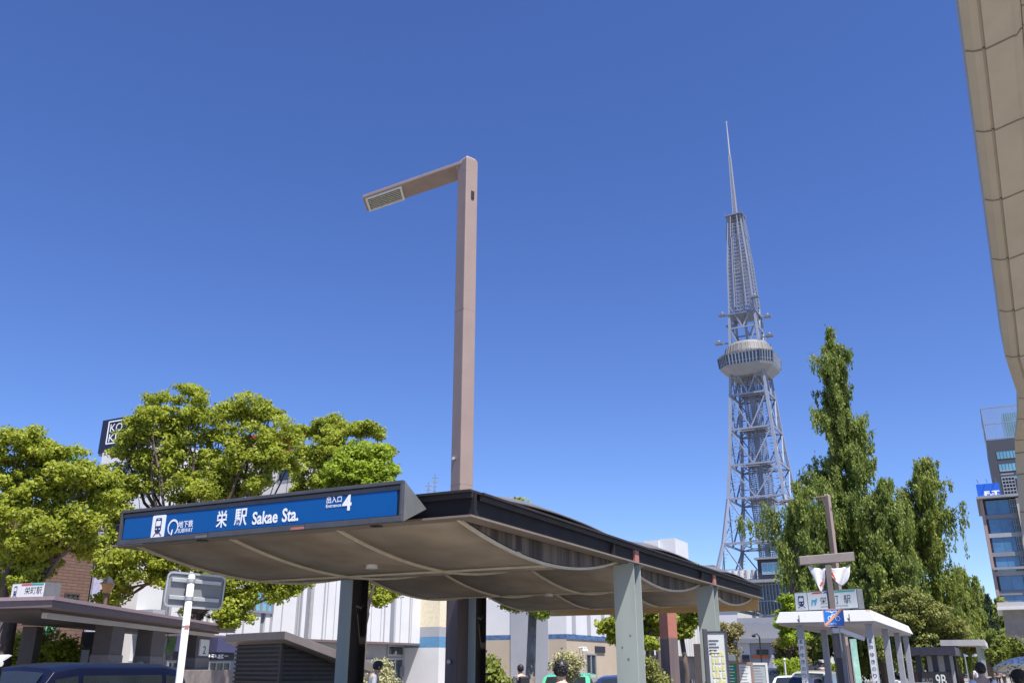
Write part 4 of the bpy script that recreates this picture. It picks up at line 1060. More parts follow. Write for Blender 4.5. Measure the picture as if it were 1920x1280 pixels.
# roof sign
q0, q1 = atZ(1492, 1146, 3.42), atZ(1611, 1140, 3.42); v_ = Vector((q1.x - q0.x, q1.y - q0.y)); az3 = math.atan2(v_.y, v_.x); sw = v_.length
t = thing('station_sign', (q0.x, q0.y, 0), az3, 'white station name sign with train pictogram standing on the white shelter roof', 'sign')
hS = mpp(q0.y) * 31; zz = 3.42
box('box', M_signside, t, 0, sw, 0, .35, zz, zz + hS, bevel=.01); box('panel', M_wpaint, t, .03, sw - .04, -.012, -.001, zz + .03, zz + hS - .03)
train_icon(t, (.03, -.0125, zz + .05), sw * .2, hS * .82, M_wpaint, M_navy, False)
box('divider', M_black, t, sw * .215, sw * .222, -.014, -.0122, zz + .03, zz + hS - .03)
for i, ch in enumerate('栄町駅'): text(t, ch, (sw * (.42 + i * .185), -.016, zz + hS * .28), (1, 0, 0), (0, 0, 1), sw * .105, hS * .42, M_black, .0)
text(t, 'SAKAEMACHI STATION', (sw * .42, -.016, zz + hS * .13), (1, 0, 0), (0, 0, 1), sw * .42, hS * .085, M_black, .0)
g = MB(); gx, gz, gs = sw * .27, zz + hS * .25, sw * .11
g.add([(gx, -.016, gz), (gx + gs * .18, -.016, gz), (gx + gs * .3, -.016, gz + gs * .6), (gx + gs * .5, -.016, gz + gs * .3), (gx + gs, -.016, gz + gs * .95), (gx + gs * .45, -.016, gz + gs * .7), (gx + gs * .12, -.016, gz + gs * .8)], [(0, 1, 2, 6), (2, 3, 4, 5), (6, 2, 5)])
g.mat(1).add([(gx + gs * .45, -.0162, gz + gs * .05), (gx + gs * .62, -.0162, gz + gs * .05), (gx + gs, -.0162, gz + gs * .9), (gx + gs * .8, -.0162, gz + gs * .62)], [(0, 1, 2, 3)])
g.build('emblem', [mat('emblem_teal', (.05, .38, .50), .5), mat('emblem_blue', (.03, .12, .45), .5)], t)
for a, b, n_, c_ in ((.28, .46, 'red_stripe', (.6, .04, .03)), (.46, .62, 'blue_stripe', (.03, .10, .5)), (.62, .97, 'green_stripe', (.02, .38, .28))):
    MB().add([(sw * a, -.014, zz + hS * .86), (sw * b, -.014, zz + hS * .86), (sw * b, -.014, zz + hS - .04), (sw * a + .1, -.014, zz + hS - .04)], [(0, 1, 2, 3)]).build(n_, mat('s' + n_, c_, .5), t)
for x in (.3, sw * .5, sw - .4): box('foot', M_shopdark, t, x, x + .07, .1, .2, zt4 - .01, zz - .001)

# ---------------------------------------------------------------- post with cross bar, flags and no-cycling sign
p = atD(1573, 1250, 14.0); tp = thing('signal_post', (p.x, p.y, 0), 0, 'dark brown post with a flat cross bar in front of the white shelter', 'post')
zt5 = zat(1038, 14, 1556); x_off = 0
MB().box(-.045, .045, -.04, .04, 0, zt5).build('post', mat('post_brown', (.13, .11, .105), .6), tp, bevel=.008)
zc1, zc0 = zat(1037, 14, 1555), zat(1052, 14, 1555)
m = MB(); m.hexa([(-.43, -.055, zc0 - .06), (.42, -.055, zc0), (.42, .04, zc0), (-.43, .04, zc0 - .06), (-.43, -.055, zc1 - .05), (.42, -.055, zc1 + .02), (.42, .04, zc1 + .02), (-.43, .04, zc1 - .05)]); m.build('cross_bar', mat('bar_grey', (.20, .17, .16), .6), tp, bevel=.008)
for (nm, xa_, xb_, lab, seed) in (('flag', -.31, -.045, 'white hanging flag with faint red and green print, left one on the brown post', 1), ('flag', .05, .35, 'white hanging flag drawn up to a point, right one on the brown post', 2)):
    fl = thing(nm, (p.x, p.y - .02, 0), 0, lab, 'flag', 'white flags on the brown post')
    zf1 = zat(1065, 14, 1555)
    def cloth(u, v, s=seed):
        x = xa_ + (xb_ - xa_) * u; d = (.36 if s == 1 else .26) * (math.sin(math.pi * min(1, (u * .9 + .15 if s == 1 else (1 - u) * .75 + .15))) ** .7 + .03)
        top_ = zf1 - .02 * math.sin(math.pi * u) + (.05 * (1 - u) if s == 1 else .05 * u) * 1.0
        xs_ = x + (.10 if s == 1 else -.04) * v * (1 - u if s == 1 else u)
        return (xs_, .025 * math.sin(9 * u + 3 * v) * (.3 + v), top_ - d * v)
    MB().grid(cloth, 16, 12).build('cloth', mat('white_cloth', (.62, .62, .64), .8), fl, smooth=True, solid=.003)
    m = MB()
    if seed == 1:
        for k in range(5): c = cloth(.45 + .08 * k, .7 + .04 * (k % 2)); m.ball((c[0], c[1] - .012, c[2]), (.016, .004, .012), 6, 4)
    else:
        for k in range(5): c = cloth(.05 + .02 * k, .45 + .1 * k); m.ball((c[0], c[1] - .012, c[2]), (.014, .005, .018), 6, 4)
    m.build('print', mat('flag_red', (.6, .08, .06), .7), fl)
zs1_, zs0_ = zat(1141, 13.9, 1567), zat(1173, 13.9, 1567); xs0, xs1 = (1550 - 1567.5) * mpp(13.9), (1584 - 1567.5) * mpp(13.9)
ns = thing('no_cycling_sign', (p.x - .01, p.y - .07, 0), 0, 'small square blue sign with a white bicycle crossed by an orange bar', 'sign')
hs = zs1_ - zs0_
bk_ = MB().prism([(a, 0, b) for a, b in rrect(xs0, xs1, zs0_, zs1_, .01)], (0, .012, 0)).build('board', mat('sign_bright_blue', (.01, .16, .55), .4, var=.05), ns)
rim = MB(); rp = rrect(xs0, xs1, zs0_, zs1_, .01)
for a, b in zip(rp, rp[1:] + rp[:1]): rim.bar((a[0], -.002, a[1]), (b[0], -.002, b[1]), .006, .008)
rim.build('rim', mat('sign_orange', (.68, .34, .20), .5), ns)
g = MB(); cxs = (xs0 + xs1) / 2; wz = zs0_ + hs * .46; wr_ = hs * .15
def ringg(mb, cx, cz, r, t_, y=-.003):
    vs = []
    for k in range(21):
        a = 2 * math.pi * k / 20; vs += [(cx + r * math.cos(a), y, cz + r * math.sin(a)), (cx + (r - t_) * math.cos(a), y, cz + (r - t_) * math.sin(a))]
    mb.add(vs, [(2 * k, 2 * k + 1, 2 * k + 3, 2 * k + 2) for k in range(20)])
lx, rx_ = cxs - hs * .22, cxs + hs * .24
ringg(g, lx, wz, wr_, .008); ringg(g, rx_, wz, wr_, .008)
for a, b in (((lx, wz), (cxs - .02, wz + .06)), ((cxs - .02, wz + .06), (cxs + .05, wz + .06)), ((cxs + .05, wz + .06), (rx_, wz)), ((cxs, wz), (cxs + .05, wz + .06)), ((cxs, wz), (lx + .03, wz + .075)), ((lx + .0, wz + .085), (lx + .05, wz + .085)), ((cxs, wz), (lx, wz))):
    g.bar((a[0], -.004, a[1]), (b[0], -.004, b[1]), .002, .008)
g.build('bicycle_pictogram', M_white, ns)
text(ns, '名古屋市', (xs0 + hs * .22, -.003, zs0_ + hs * .09), (1, 0, 0), (0, 0, 1), hs * .55, hs * .11, M_white, .01)
text(ns, '放置禁止区域', (xs0 + hs * .15, -.003, zs1_ - hs * .17), (1, 0, 0), (0, 0, 1), hs * .7, hs * .09, M_white, .01)
MB().bar((xs0 + .01, -.007, zs0_ + .01), (xs1 - .02, -.007, zs1_ + .005), .003, .035).build('prohibition_bar', mat('sign_orange', (.68, .34, .20), .5), ns)
ca_ = thing('security_camera', (p.x + .03, p.y - .06, 0), 0, 'grey bracket and slanting pale tube arm just below the small blue sign', 'camera')
za = zat(1180, 13.9, 1575)
MB().box(-.09, .04, -.03, .05, za - .05, za + .03).build('housing', M_galv, ca_, bevel=.008)
MB().bar((.02, -.02, za + .0), (.36, -.05, za - .13), .05, .06).build('arm', M_lens2, ca_, bevel=.006)
MB().tube([(.02, .0, za - .05), (.025, .0, za - .30)], .012, 8).build('stem', M_galv, ca_)
lf = MB().box(-.045, .045, -.046, -.042, 1.35, 1.78); lf.build('sticker', M_black, tp)

# ---------------------------------------------------------------- pillars, poles, boards in the middle
def pillar(px, py_t, D, w_px, label, mt=M_pole2, cap_py=1196, name='pillar', group='brown pillars under the canopy view', az=35):
    p = atD(px, 1250, D); t = thing(name, (p.x, p.y, 0), math.radians(az), label, 'pillar', group)
    a = w_px * mpp(D) / 2 / 1.3; zt_ = zat(py_t, D, px); zc_ = zat(cap_py, D, px)
    MB().box(-a, a, -a, a, zc_, zt_).build('shaft', mt, t, bevel=.012); MB().box(-a * 1.02, a * 1.02, -a * 1.02, a * 1.02, 0, zc_).build('base', M_polebase, t, bevel=.012)
    return t
pillar(1257, 1095, 27, 27, 'square red brown pillar with dark lower half, between the two canopy posts')
pillar(1220, 1120, 38, 13, 'thin dark brown pillar above the tree, left of the red brown one', M_polebase, 1200)
pillar(1236, 1120, 44, 8, 'thin pinkish pillar close left of the red brown one', M_pole, 1215)
# map board
D_ = 15.5
p = atD(1345, 1250, D_); mbd = thing('map_board', (p.x, p.y, 0), math.radians(-14), 'tall white station area map board with yellow blocks beside the second canopy post', 'map board')
hwd = (1361 - 1330) * mpp(D_) / 2 * 1.04; zmt = zat(1186, D_, 1345)
box('board', M_wpaint, mbd, -hwd, hwd, 0, .05, .5, zmt, bevel=.004)
m = MB().box(-hwd - .03, -hwd - .001, -.02, .07, 0, zmt + .06); m.box(hwd + .001, hwd + .03, -.02, .07, 0, zmt + .05); m.box(-hwd, hwd, -.01, .06, zmt + .001, zmt + .03); m.build('frame', M_signfr, mbd)
m = MB(); rs = random.Random(4); H_ = zmt - .5
for i in range(5):
    for j in range(12):
        x0 = -hwd + .03 + i * (2 * hwd - .06) / 5; z0 = .6 + j * (H_ - .35) / 12
        if i < 1 and j > 5: continue
        m.mat(rs.choice([0, 0, 0, 1, 2])).box(x0, x0 + (2 * hwd - .06) / 5 * rs.uniform(.6, .92), -.006, -.001, z0, z0 + (H_ - .35) / 12 * rs.uniform(.55, .9))
m.build('map_print', [mat('map_yellow', (.72, .68, .30), .6, var=.15, scale=12), mat('map_lime', (.62, .66, .12), .6, var=.1), mat('map_pale', (.75, .75, .72), .6, var=.1)], mbd)
m = MB()
for k in range(5): m.box(-hwd + .05, -hwd + .05 + (.12 if k % 2 else .16), -.008, -.0015, zmt - .12 - k * .05, zmt - .11 - k * .05)
m.build('map_legend', M_navy, mbd)
p2 = atD(1326, 1250, 15.2); dp = thing('post', (p2.x, p2.y, 0), 0, 'short dark square post standing in front of the second canopy post', 'post')
MB().box(-.035, .035, -.03, .03, 0, zat(1178, 15.2, 1327)).build('shaft', M_signfr, dp, bevel=.005); MB().box(-.06, .06, -.05, .05, 0, .02).build('foot', M_signfr, dp)
for k, (a, b, yt_, D_, col, lab) in enumerate(((1365, 1379, 1226, 20, (.02, .24, .13), 'green and white notice panel right of the map board'), (1387, 1406, 1245, 20, (.66, .67, .66), 'white notice panel in a brown frame'), (1411, 1433, 1246, 21, (.38, .41, .42), 'grey notice board in a white frame, right of the white one'))):
    p = atD((a + b) / 2, 1250, D_); t = thing('notice_board', (p.x, p.y, 0), math.radians(-10), lab, 'notice board'); hw_ = (b - a) * mpp(D_) / 2; z_ = zat(yt_, D_, a)
    pn = mat('notice_col%d' % k, col, .5)
    if k == 0: box('upper_panel', M_wpaint, t, -hw_, hw_, 0, .03, zat(1243, D_, a) + .002, z_); z_ = zat(1243, D_, a)
    box('panel', pn, t, -hw_, hw_, 0, .03, .6, z_); fm = MB().box(-hw_ - .05, -hw_ - .001, -.01, .05, 0, z_ + .05); fm.box(hw_ + .001, hw_ + .05, -.01, .05, 0, z_ + .05); fm.box(-hw_ - .001, hw_ + .001, -.012, .04, z_ + .003, z_ + .05)
    fm.build('frame', M_wpaint if k == 2 else mat('frame_brown', (.30, .20, .16), .6), t)
    m = MB()
    for j in range(7): m.box(-hw_ * .8, hw_ * random.uniform(.2, .8), -.004, -.001, z_ - .06 - j * .06, z_ - .045 - j * .06)
    m.build('print', M_gwall if k else M_white, t)

# small things on the left
p = atD(179, 1250, 26); t = thing('park_lantern', (p.x, p.y, 0), 0, 'old style lantern with amber glass in front of the pale wall at left', 'street lamp')
z1_, z0_ = zat(1080, 26, 179), zat(1112, 26, 179); hh = z1_ - z0_
MB().tube([(0, 0, 0), (0, 0, z0_ - .05)], [.09, .05], 10).tube([(0, 0, 0), (0, 0, .5)], .14, 10).build('post', mat('lantern_brown', (.14, .08, .06), .6), t)
MB().tube([(0, 0, z0_), (0, 0, z0_ + hh * .55)], [.10, .19], 6).build('glass', mat('amber_glass', (.30, .17, .05), .3), t)
MB().tube([(0, 0, z0_ - .06), (0, 0, z0_)], [.06, .12], 6).tube([(0, 0, z0_ + hh * .55), (0, 0, z0_ + hh * .68), (0, 0, z0_ + hh * .85), (0, 0, z1_)], [.24, .16, .12, .03], 6).build('cap', M_black, t)
p = atD(86, 1250, 30); t = thing('banner', (p.x, p.y, 0), 0, 'teal banner hanging from a thin pole above the bush at the far left', 'banner')
zb_ = zat(1160, 30, 90); MB().tube([(.15, 0, 0), (.15, 0, zb_ + .1)], .03, 8).build('pole', M_galv, t)
MB().grid(lambda u, v: (-.16 + .28 * u - .1 * v, .02 * math.sin(6 * v), zb_ - .55 * v), 6, 8).build('cloth', mat('teal_cloth', (.10, .50, .38), .7), t, solid=.004)
p = atD(316, 1250, 34); t = thing('banner', (p.x, p.y, 0), 0, 'pale green banner on a pole seen through the brown shelter', 'banner')
zb_ = zat(1192, 34, 316); MB().tube([(-.17, 0, 0), (-.17, 0, zb_ + .1)], .025, 8).build('pole', M_galv, t)
MB().grid(lambda u, v: (-.15 + .32 * u - .05 * v, .03 * math.sin(6 * v), zb_ - .6 * v), 6, 8).build('cloth', mat('pale_green_cloth', (.42, .62, .45), .7, col2=(.30, .62, .12), scale=2), t, solid=.004)
p = atD(165, 1250, 28); t = thing('noticeboard_frame', (p.x, p.y, 0), 0, 'thin dark metal frame stand below the lantern', 'stand')
m = MB()
za = zat(1214, 28, 165)
for a, b in (((-.28, za), (.28, za)), ((.28, za), (.28, 0)), ((-.28, za), (-.28, 0)), ((-.28, 1.2), (.28, 1.2))): m.bar((a[0], 0, a[1]), (b[0], 0, b[1]), .03)
m.build('frame', M_slat, t); box('panel', M_gwall, t, -.26, -.03, -.01, .01, 1.25, za - .05)
# roof antennas above the canopy (far)
for px_, yt_, lab in ((803, 903, 'thin far rooftop aerial, left and shorter of the two beside the brown lamp'), (815, 888, 'far rooftop aerial with cross pieces, right and taller of the two beside the brown lamp')):
    D_ = 220; p = atD(px_ - 8 + (px_ - 803) * .1, 1250, D_); t = thing('rooftop_aerial', (atD(px_, 915, D_).x, D_, 0), 0, lab, 'aerial', 'rooftop aerials'); zt_ = zat(yt_, D_, px_)
    m = MB().bar((0, 0, 30), (0, 0, zt_), .25)
    for k in range(5): m.bar((-.8 + .1 * k, 0, zt_ - 1 - k * 1.1), (.8 - .1 * k, 0, zt_ - 1 - k * 1.1), .15)
    m.build('mast', M_towerd, t); m = MB().bar((-.7, 0, zt_ - 5), (-.7, 0, zt_ - 1.5), .12).bar((.7, 0, zt_ - 5), (.7, 0, zt_ - 1.5), .12); m.build('element', M_tower, t)
    box('plinth', M_beige, t, -4, 4, -4, 4, 0, 30)

# ---------------------------------------------------------------- foliage
def leaves_mesh(name, cen, nrm, size, aspect, m, parent, tint, droop=None):
    """cen (n,3), nrm (n,3): one folded leaf (two triangles pairs -> a quad bent at the middle) each"""
    n = len(cen); r1 = RNG.normal(size=(n, 3))
    nrm = nrm / np.linalg.norm(nrm, axis=1, keepdims=True)
    if droop is None: u = np.cross(nrm, r1)
    else: u = np.cross(nrm, droop + .25 * r1); u = np.cross(u, nrm)
    u /= np.linalg.norm(u, axis=1, keepdims=True) + 1e-9
    v = np.cross(nrm, u); s = (size * RNG.uniform(.65, 1.35, n))[:, None]
    a = u * s * aspect; b = v * s
    co = np.empty((n, 4, 3), np.float32)
    co[:, 0] = cen - a; co[:, 1] = cen - b * .8 + nrm * s * .25; co[:, 2] = cen + a; co[:, 3] = cen + b * .8 + nrm * s * .25
    me = bpy.data.meshes.new(name); me.vertices.add(4 * n); me.loops.add(4 * n); me.polygons.add(n)
    me.vertices.foreach_set('co', co.ravel()); me.loops.foreach_set('vertex_index', np.arange(4 * n, dtype=np.int32))
    me.polygons.foreach_set('loop_start', np.arange(0, 4 * n, 4, dtype=np.int32)); me.polygons.foreach_set('loop_total', np.full(n, 4, np.int32))
    at = me.attributes.new('tint', 'FLOAT', 'FACE'); at.data.foreach_set('value', tint.astype(np.float32))
    me.materials.append(m); me.update(); me.validate()
    o = bpy.data.objects.new(name, me); C.objects.link(o); o.parent = parent
    return o
def rdir(n):
    d = RNG.normal(size=(n, 3)); return d / np.linalg.norm(d, axis=1, keepdims=True)
def crown_points(blobs, per_m2, sub=.38):
    """blobs: (centre, radius). Each is a cluster of smaller leafy tufts, some straggling outside the ball."""
    C_, N_, T_ = [], [], []
    for c, r in blobs:
        k = int(26 * min(3, max(.55, r)) ** 1.3) + 6
        d = rdir(k); rr = r * RNG.uniform(.25, 1.0, k) ** .5; rr *= np.where(RNG.random(k) < .18, RNG.uniform(1.05, 1.35, k), 1)
        tc = np.array(c) + d * rr[:, None] * np.array([1, 1, .9])
        tr = (.21 + .15 * r) * RNG.uniform(.45, 1.25, k); tt = np.clip(RNG.normal(.5, .3, k), 0, 1)
        for i in range(k):
            n = max(10, int(per_m2 * 4 * math.pi * tr[i] ** 2 * 1.0))
            dd = rdir(n); rad = tr[i] * RNG.uniform(.1, 1.15, n) ** .6; sq = RNG.uniform(.6, 1.4, 3) * np.array([1.15, 1.15, .7])
            P = tc[i] + dd * rad[:, None] * sq; C_.append(P)
            N_.append(dd * .5 + np.array([0.15, -.25, .55]) + .75 * RNG.normal(size=(n, 3))); T_.append(np.clip(tt[i] * .55 + RNG.uniform(0, .5, n), 0, 1))
    return np.concatenate(C_), np.concatenate(N_), np.concatenate(T_)
def limb(m, p, q, r0, r1, bend=.12, n=6):
    p, q = Vector(p), Vector(q); L_ = (q - p).length; off = Vector(RNG.normal(size=3)) * bend * L_
    pts = [p.lerp(q, k / n) + off * math.sin(math.pi * k / n) + Vector(RNG.normal(size=3)) * .012 * L_ for k in range(n + 1)]
    m.tube(pts, [r0 + (r1 - r0) * k / n for k in range(n + 1)], 7); return pts
def tree(name, label, base, D, blobs, trunk_r, fork_z, lm, leaf=.07, dens=55, spread=.35, group=None, bark=None, cat='tree', seed=0, sub=.38, nfork=3):
    """blobs: (px, py, r_px[, depth offset]) seen at distance D; the crown gets real depth"""
    global RNG
    RNG = np.random.default_rng(seed + 101)
    b = Vector(base); t = thing(name, (b.x, b.y, 0), 0, label, cat, group)
    leaf *= .80; dens *= 1.4
    B = []
    rmax = max(q[2] for q in blobs) * mpp(D)
    for q in blobs:
        dd = q[3] if len(q) > 3 else RNG.uniform(-1, 1) * spread * rmax * 2.2
        P = atD(q[0], q[1], D + dd) - b; P.z += b.z; B.append((np.array(P), q[2] * mpp(D + dd)))
    P, N, T = crown_points(B, dens, sub)
    leaves_mesh('crown', P, N, leaf, 1.25, lm, t, T)
    m = MB(); top = Vector((0, 0, fork_z)); lean = Vector((RNG.uniform(-.3, .3), RNG.uniform(-.3, .3), 0)) * (fork_z / 4)
    top = top + lean; bk_ = bark or M_bark
    pts = [Vector((0, 0, 0)), Vector((0, 0, .15)), Vector((0, 0, fork_z * .5)) + lean * .3 + Vector(RNG.normal(size=3)) * .06, top]
    m.tube(pts, [trunk_r * 1.5, trunk_r * 1.15, trunk_r * .95, trunk_r * .85], 10)
    # main limbs: cluster blobs by direction
    order = sorted(B, key=lambda q: math.atan2(q[0][2] - top.z, q[0][0] - top.x)); nf = min(nfork, len(order)); ch = [order[i * len(order) // nf:(i + 1) * len(order) // nf] for i in range(nf)]
    for c in ch:
        if not c: continue
        cen = Vector(sum((q[0] for q in c), np.zeros(3)) / len(c)); mid = top.lerp(cen, .55)
        pl = limb(m, top, mid, trunk_r * .5, trunk_r * .28, .07)
        for q in c:
            e = Vector(q[0]); a = pl[-1] if RNG.random() > .35 else pl[-3]
            pb = limb(m, a, e, trunk_r * .22, trunk_r * .06, .1)
            for _ in range(3):
                e2 = e + Vector(rdir(1)[0]) * q[1] * .7; limb(m, pb[3 + _ % 3], e2, trunk_r * .07, trunk_r * .02, .1, 4)
    m.build('trunk', bk_, t, smooth=True)
    return t
def base_at(px, D): p = atD(px, 1250, D); return (p.x, p.y, 0)

tree('broadleaf_tree', 'yellow green broadleaf tree at the far left edge with a dark leaning trunk', base_at(-2, 27), 27,
     [(22, 838, 44), (70, 845, 42), (112, 862, 40), (140, 890, 34), (60, 910, 52), (5, 900, 50), (118, 935, 42), (165, 900, 30), (190, 895, 24), (20, 985, 50), (85, 990, 46), (150, 975, 34), (30, 1052, 42), (78, 1048, 30), (150, 1015, 26), (190, 945, 30), (0, 1100, 28), (52, 1095, 26)],
     .26, 2.9, L_camp, .058, 95, seed=1, sub=.30)
tree('broadleaf_tree', 'large broad crowned tree standing highest among the left trees, behind the blue sign', base_at(352, 33), 33,
     [(240, 822, 16), (352, 742, 26), (372, 778, 34), (340, 800, 34), (300, 762, 28), (285, 795, 32), (255, 808, 26), (238, 845, 24), (300, 850, 40), (358, 850, 42), (412, 822, 30), (440, 775, 30), (470, 765, 30), (505, 785, 32), (532, 815, 28), (480, 825, 36), (430, 868, 38), (500, 860, 32), (545, 862, 22), (268, 885, 38), (330, 905, 42), (392, 915, 38), (452, 912, 30), (225, 905, 30), (205, 945, 32), (238, 985, 36), (195, 1010, 28), (215, 1060, 34), (265, 1050, 36), (320, 1070, 34), (372, 1085, 34), (425, 1090, 34), (470, 1095, 30), (510, 1080, 26), (548, 1092, 22), (445, 1140, 26), (410, 1130, 28), (372, 1135, 26), (225, 1110, 26), (200, 1130, 18), (520, 1110, 18), (290, 1000, 40), (350, 990, 40), (480, 905, 20), (425, 1165, 16)],
     .34, 3.4, L_camp, .062, 80, seed=2, sub=.30, nfork=5)
tree('broadleaf_tree', 'darker olive tree right of the highest left tree, behind the bright green one', base_at(650, 41), 41,
     [(600, 808, 24), (628, 800, 24), (655, 825, 28), (612, 840, 30), (590, 865, 24), (575, 895, 22), (640, 862, 32), (690, 800, 16), (672, 808, 16), (708, 812, 12), (700, 850, 22), (722, 845, 14), (562, 812, 14), (565, 848, 14), (605, 900, 26), (650, 910, 30), (688, 1108, 24), (715, 1118, 18), (668, 1100, 20), (735, 1108, 12), (560, 925, 16), (690, 1000, 40), (640, 1030, 40)],
     .25, 3.2, L_camp, .066, 80, seed=3, sub=.32)
tree('broadleaf_tree', 'bright lime green tree just above the right end of the blue sign', base_at(680, 36), 36,
     [(665, 848, 26), (690, 862, 30), (640, 880, 26), (708, 890, 28), (668, 892, 30), (722, 898, 20), (630, 908, 20), (735, 880, 8), (715, 850, 14), (690, 930, 34), (650, 935, 30)],
     .16, 2.8, L_bright, .07, 95, seed=4, sub=.34)
tree('park_tree', 'street tree with a forked trunk under the canopy, its bright tips above the canopy roof', base_at(990, 30), 30,
     [(970, 952, 12), (998, 966, 8), (1030, 976, 13), (1074, 995, 14), (1000, 1010, 28), (1045, 1030, 32), (970, 1010, 24), (1080, 1050, 26), (1010, 1070, 34), (965, 1080, 26), (1060, 1095, 28), (1000, 1128, 18), (960, 1128, 12), (1025, 1138, 14)],
     .16, 3.3, L_camp, .062, 85, seed=5, bark=M_barkp)
tree('park_tree', 'dark green round tree behind the thick canopy post', base_at(1194, 38), 38,
     [(1150, 1190, 13), (1140, 1172, 12), (1165, 1160, 18), (1212, 1185, 20), (1228, 1170, 18), (1215, 1205, 11), (1190, 1130, 30), (1200, 1175, 24), (1180, 1205, 14), (1240, 1140, 26), (1216, 1100, 26), (1240, 1160, 14)],
     .15, 2.4, L_camp, .066, 85, seed=6)
tree('park_tree', 'bright leafy tree top just left of the far block of flats, above the canopy roof', base_at(1284, 46), 46,
     [(1250, 1052, 12), (1262, 1060, 14), (1288, 1068, 13), (1270, 1085, 20), (1282, 1110, 22), (1260, 1120, 22), (1285, 1165, 18), (1298, 1155, 14), (1282, 1180, 12), (1308, 1152, 12), (1270, 1190, 6)],
     .14, 3.0, L_camp, .07, 80, seed=7)
tree('young_tree', 'thin reddish brown young tree behind the map board', base_at(1372, 34), 34,
     [(1352, 1180, 10), (1362, 1200, 11), (1370, 1220, 11), (1350, 1215, 9), (1375, 1188, 8), (1366, 1240, 8)], .05, 1.6, L_brown, .05, 50, seed=8)
tree('young_tree', 'small spindly tree on the roof terrace of the low white shop', (atD(1381, 1205, 60).x, 60, zat(1205, 60, 1381)), 60, [(1381, 1176, 7), (1376, 1184, 5), (1386, 1184, 5)], .03, .8, L_brown, .06, 40, seed=9)
def bush(name, label, px, D, blobs, lm, seed, leaf=.06, dens=80, cat='shrub', z0=0):
    return tree(name, label, base_at(px, D), D, blobs, .05, .5, lm, leaf, dens, seed=seed, cat=cat, nfork=2)
bush('shrub', 'rounded yellow green shrub left of the lantern, behind the navy taxi', 75, 29, [(20, 1215, 16), (48, 1205, 18), (80, 1208, 20), (112, 1212, 18), (132, 1225, 14), (35, 1240, 26), (75, 1240, 28), (115, 1242, 24), (140, 1245, 12), (10, 1250, 20)], L_camp, 21, .055, 110)
bush('shrub', 'dark leafy shrub beside the second left post, in front of the stair', 918, 26, [(912, 1250, 12), (925, 1262, 14), (905, 1265, 12), (930, 1280, 14)], L_campd, 22)
bush('shrub', 'pale yellow variegated shrub behind the dark haired head', 1062, 24, [(1060, 1238, 9), (1070, 1240, 8), (1064, 1250, 9), (1056, 1245, 7), (1066, 1262, 8)], L_pale, 23, .04)
bush('shrub', 'pale conical little shrub beside the louvred hut', 713, 24, [(715, 1245, 6), (714, 1254, 9), (712, 1266, 11), (718, 1276, 10), (706, 1276, 8)], L_pale, 24, .035)
bush('shrub', 'small dark shrub right of the thick canopy post', 1216, 26, [(1213, 1246, 6), (1216, 1256, 6), (1212, 1266, 6), (1228, 1268, 9), (1235, 1275, 8)], L_olive, 25, .04)
bush('shrub', 'red brown bushy shrub left of the white shelter', 1482, 52, [(1470, 1205, 14), (1485, 1195, 14), (1495, 1212, 14), (1478, 1222, 18), (1498, 1235, 14), (1468, 1232, 10)], L_brown, 26, .07, 60)
bush('shrub', 'fresh green shrub in front of the red brown one, left of the white shelter', 1475, 44, [(1470, 1250, 12), (1482, 1246, 12), (1475, 1262, 16), (1490, 1262, 12)], L_bright, 27, .05, 80)
tree('young_tree', 'slim bright yellow green tree at the left end of the white shelter roof', base_at(1480, 48), 48, [(1476, 1124, 8), (1482, 1135, 12), (1490, 1140, 9), (1473, 1150, 11), (1484, 1155, 14), (1470, 1168, 10), (1482, 1175, 14), (1494, 1190, 16), (1478, 1195, 12)], .06, 2, L_bright, .07, 80, seed=10)
bush('hedge', 'low yellow green hedge in the distance behind the white shelter posts', 1560, 80, [(1545, 1252, 8), (1558, 1250, 8), (1570, 1254, 7), (1545, 1262, 8), (1612, 1255, 7), (1622, 1250, 8), (1600, 1258, 6)], L_bright, 28, .1, 40, cat='hedge')

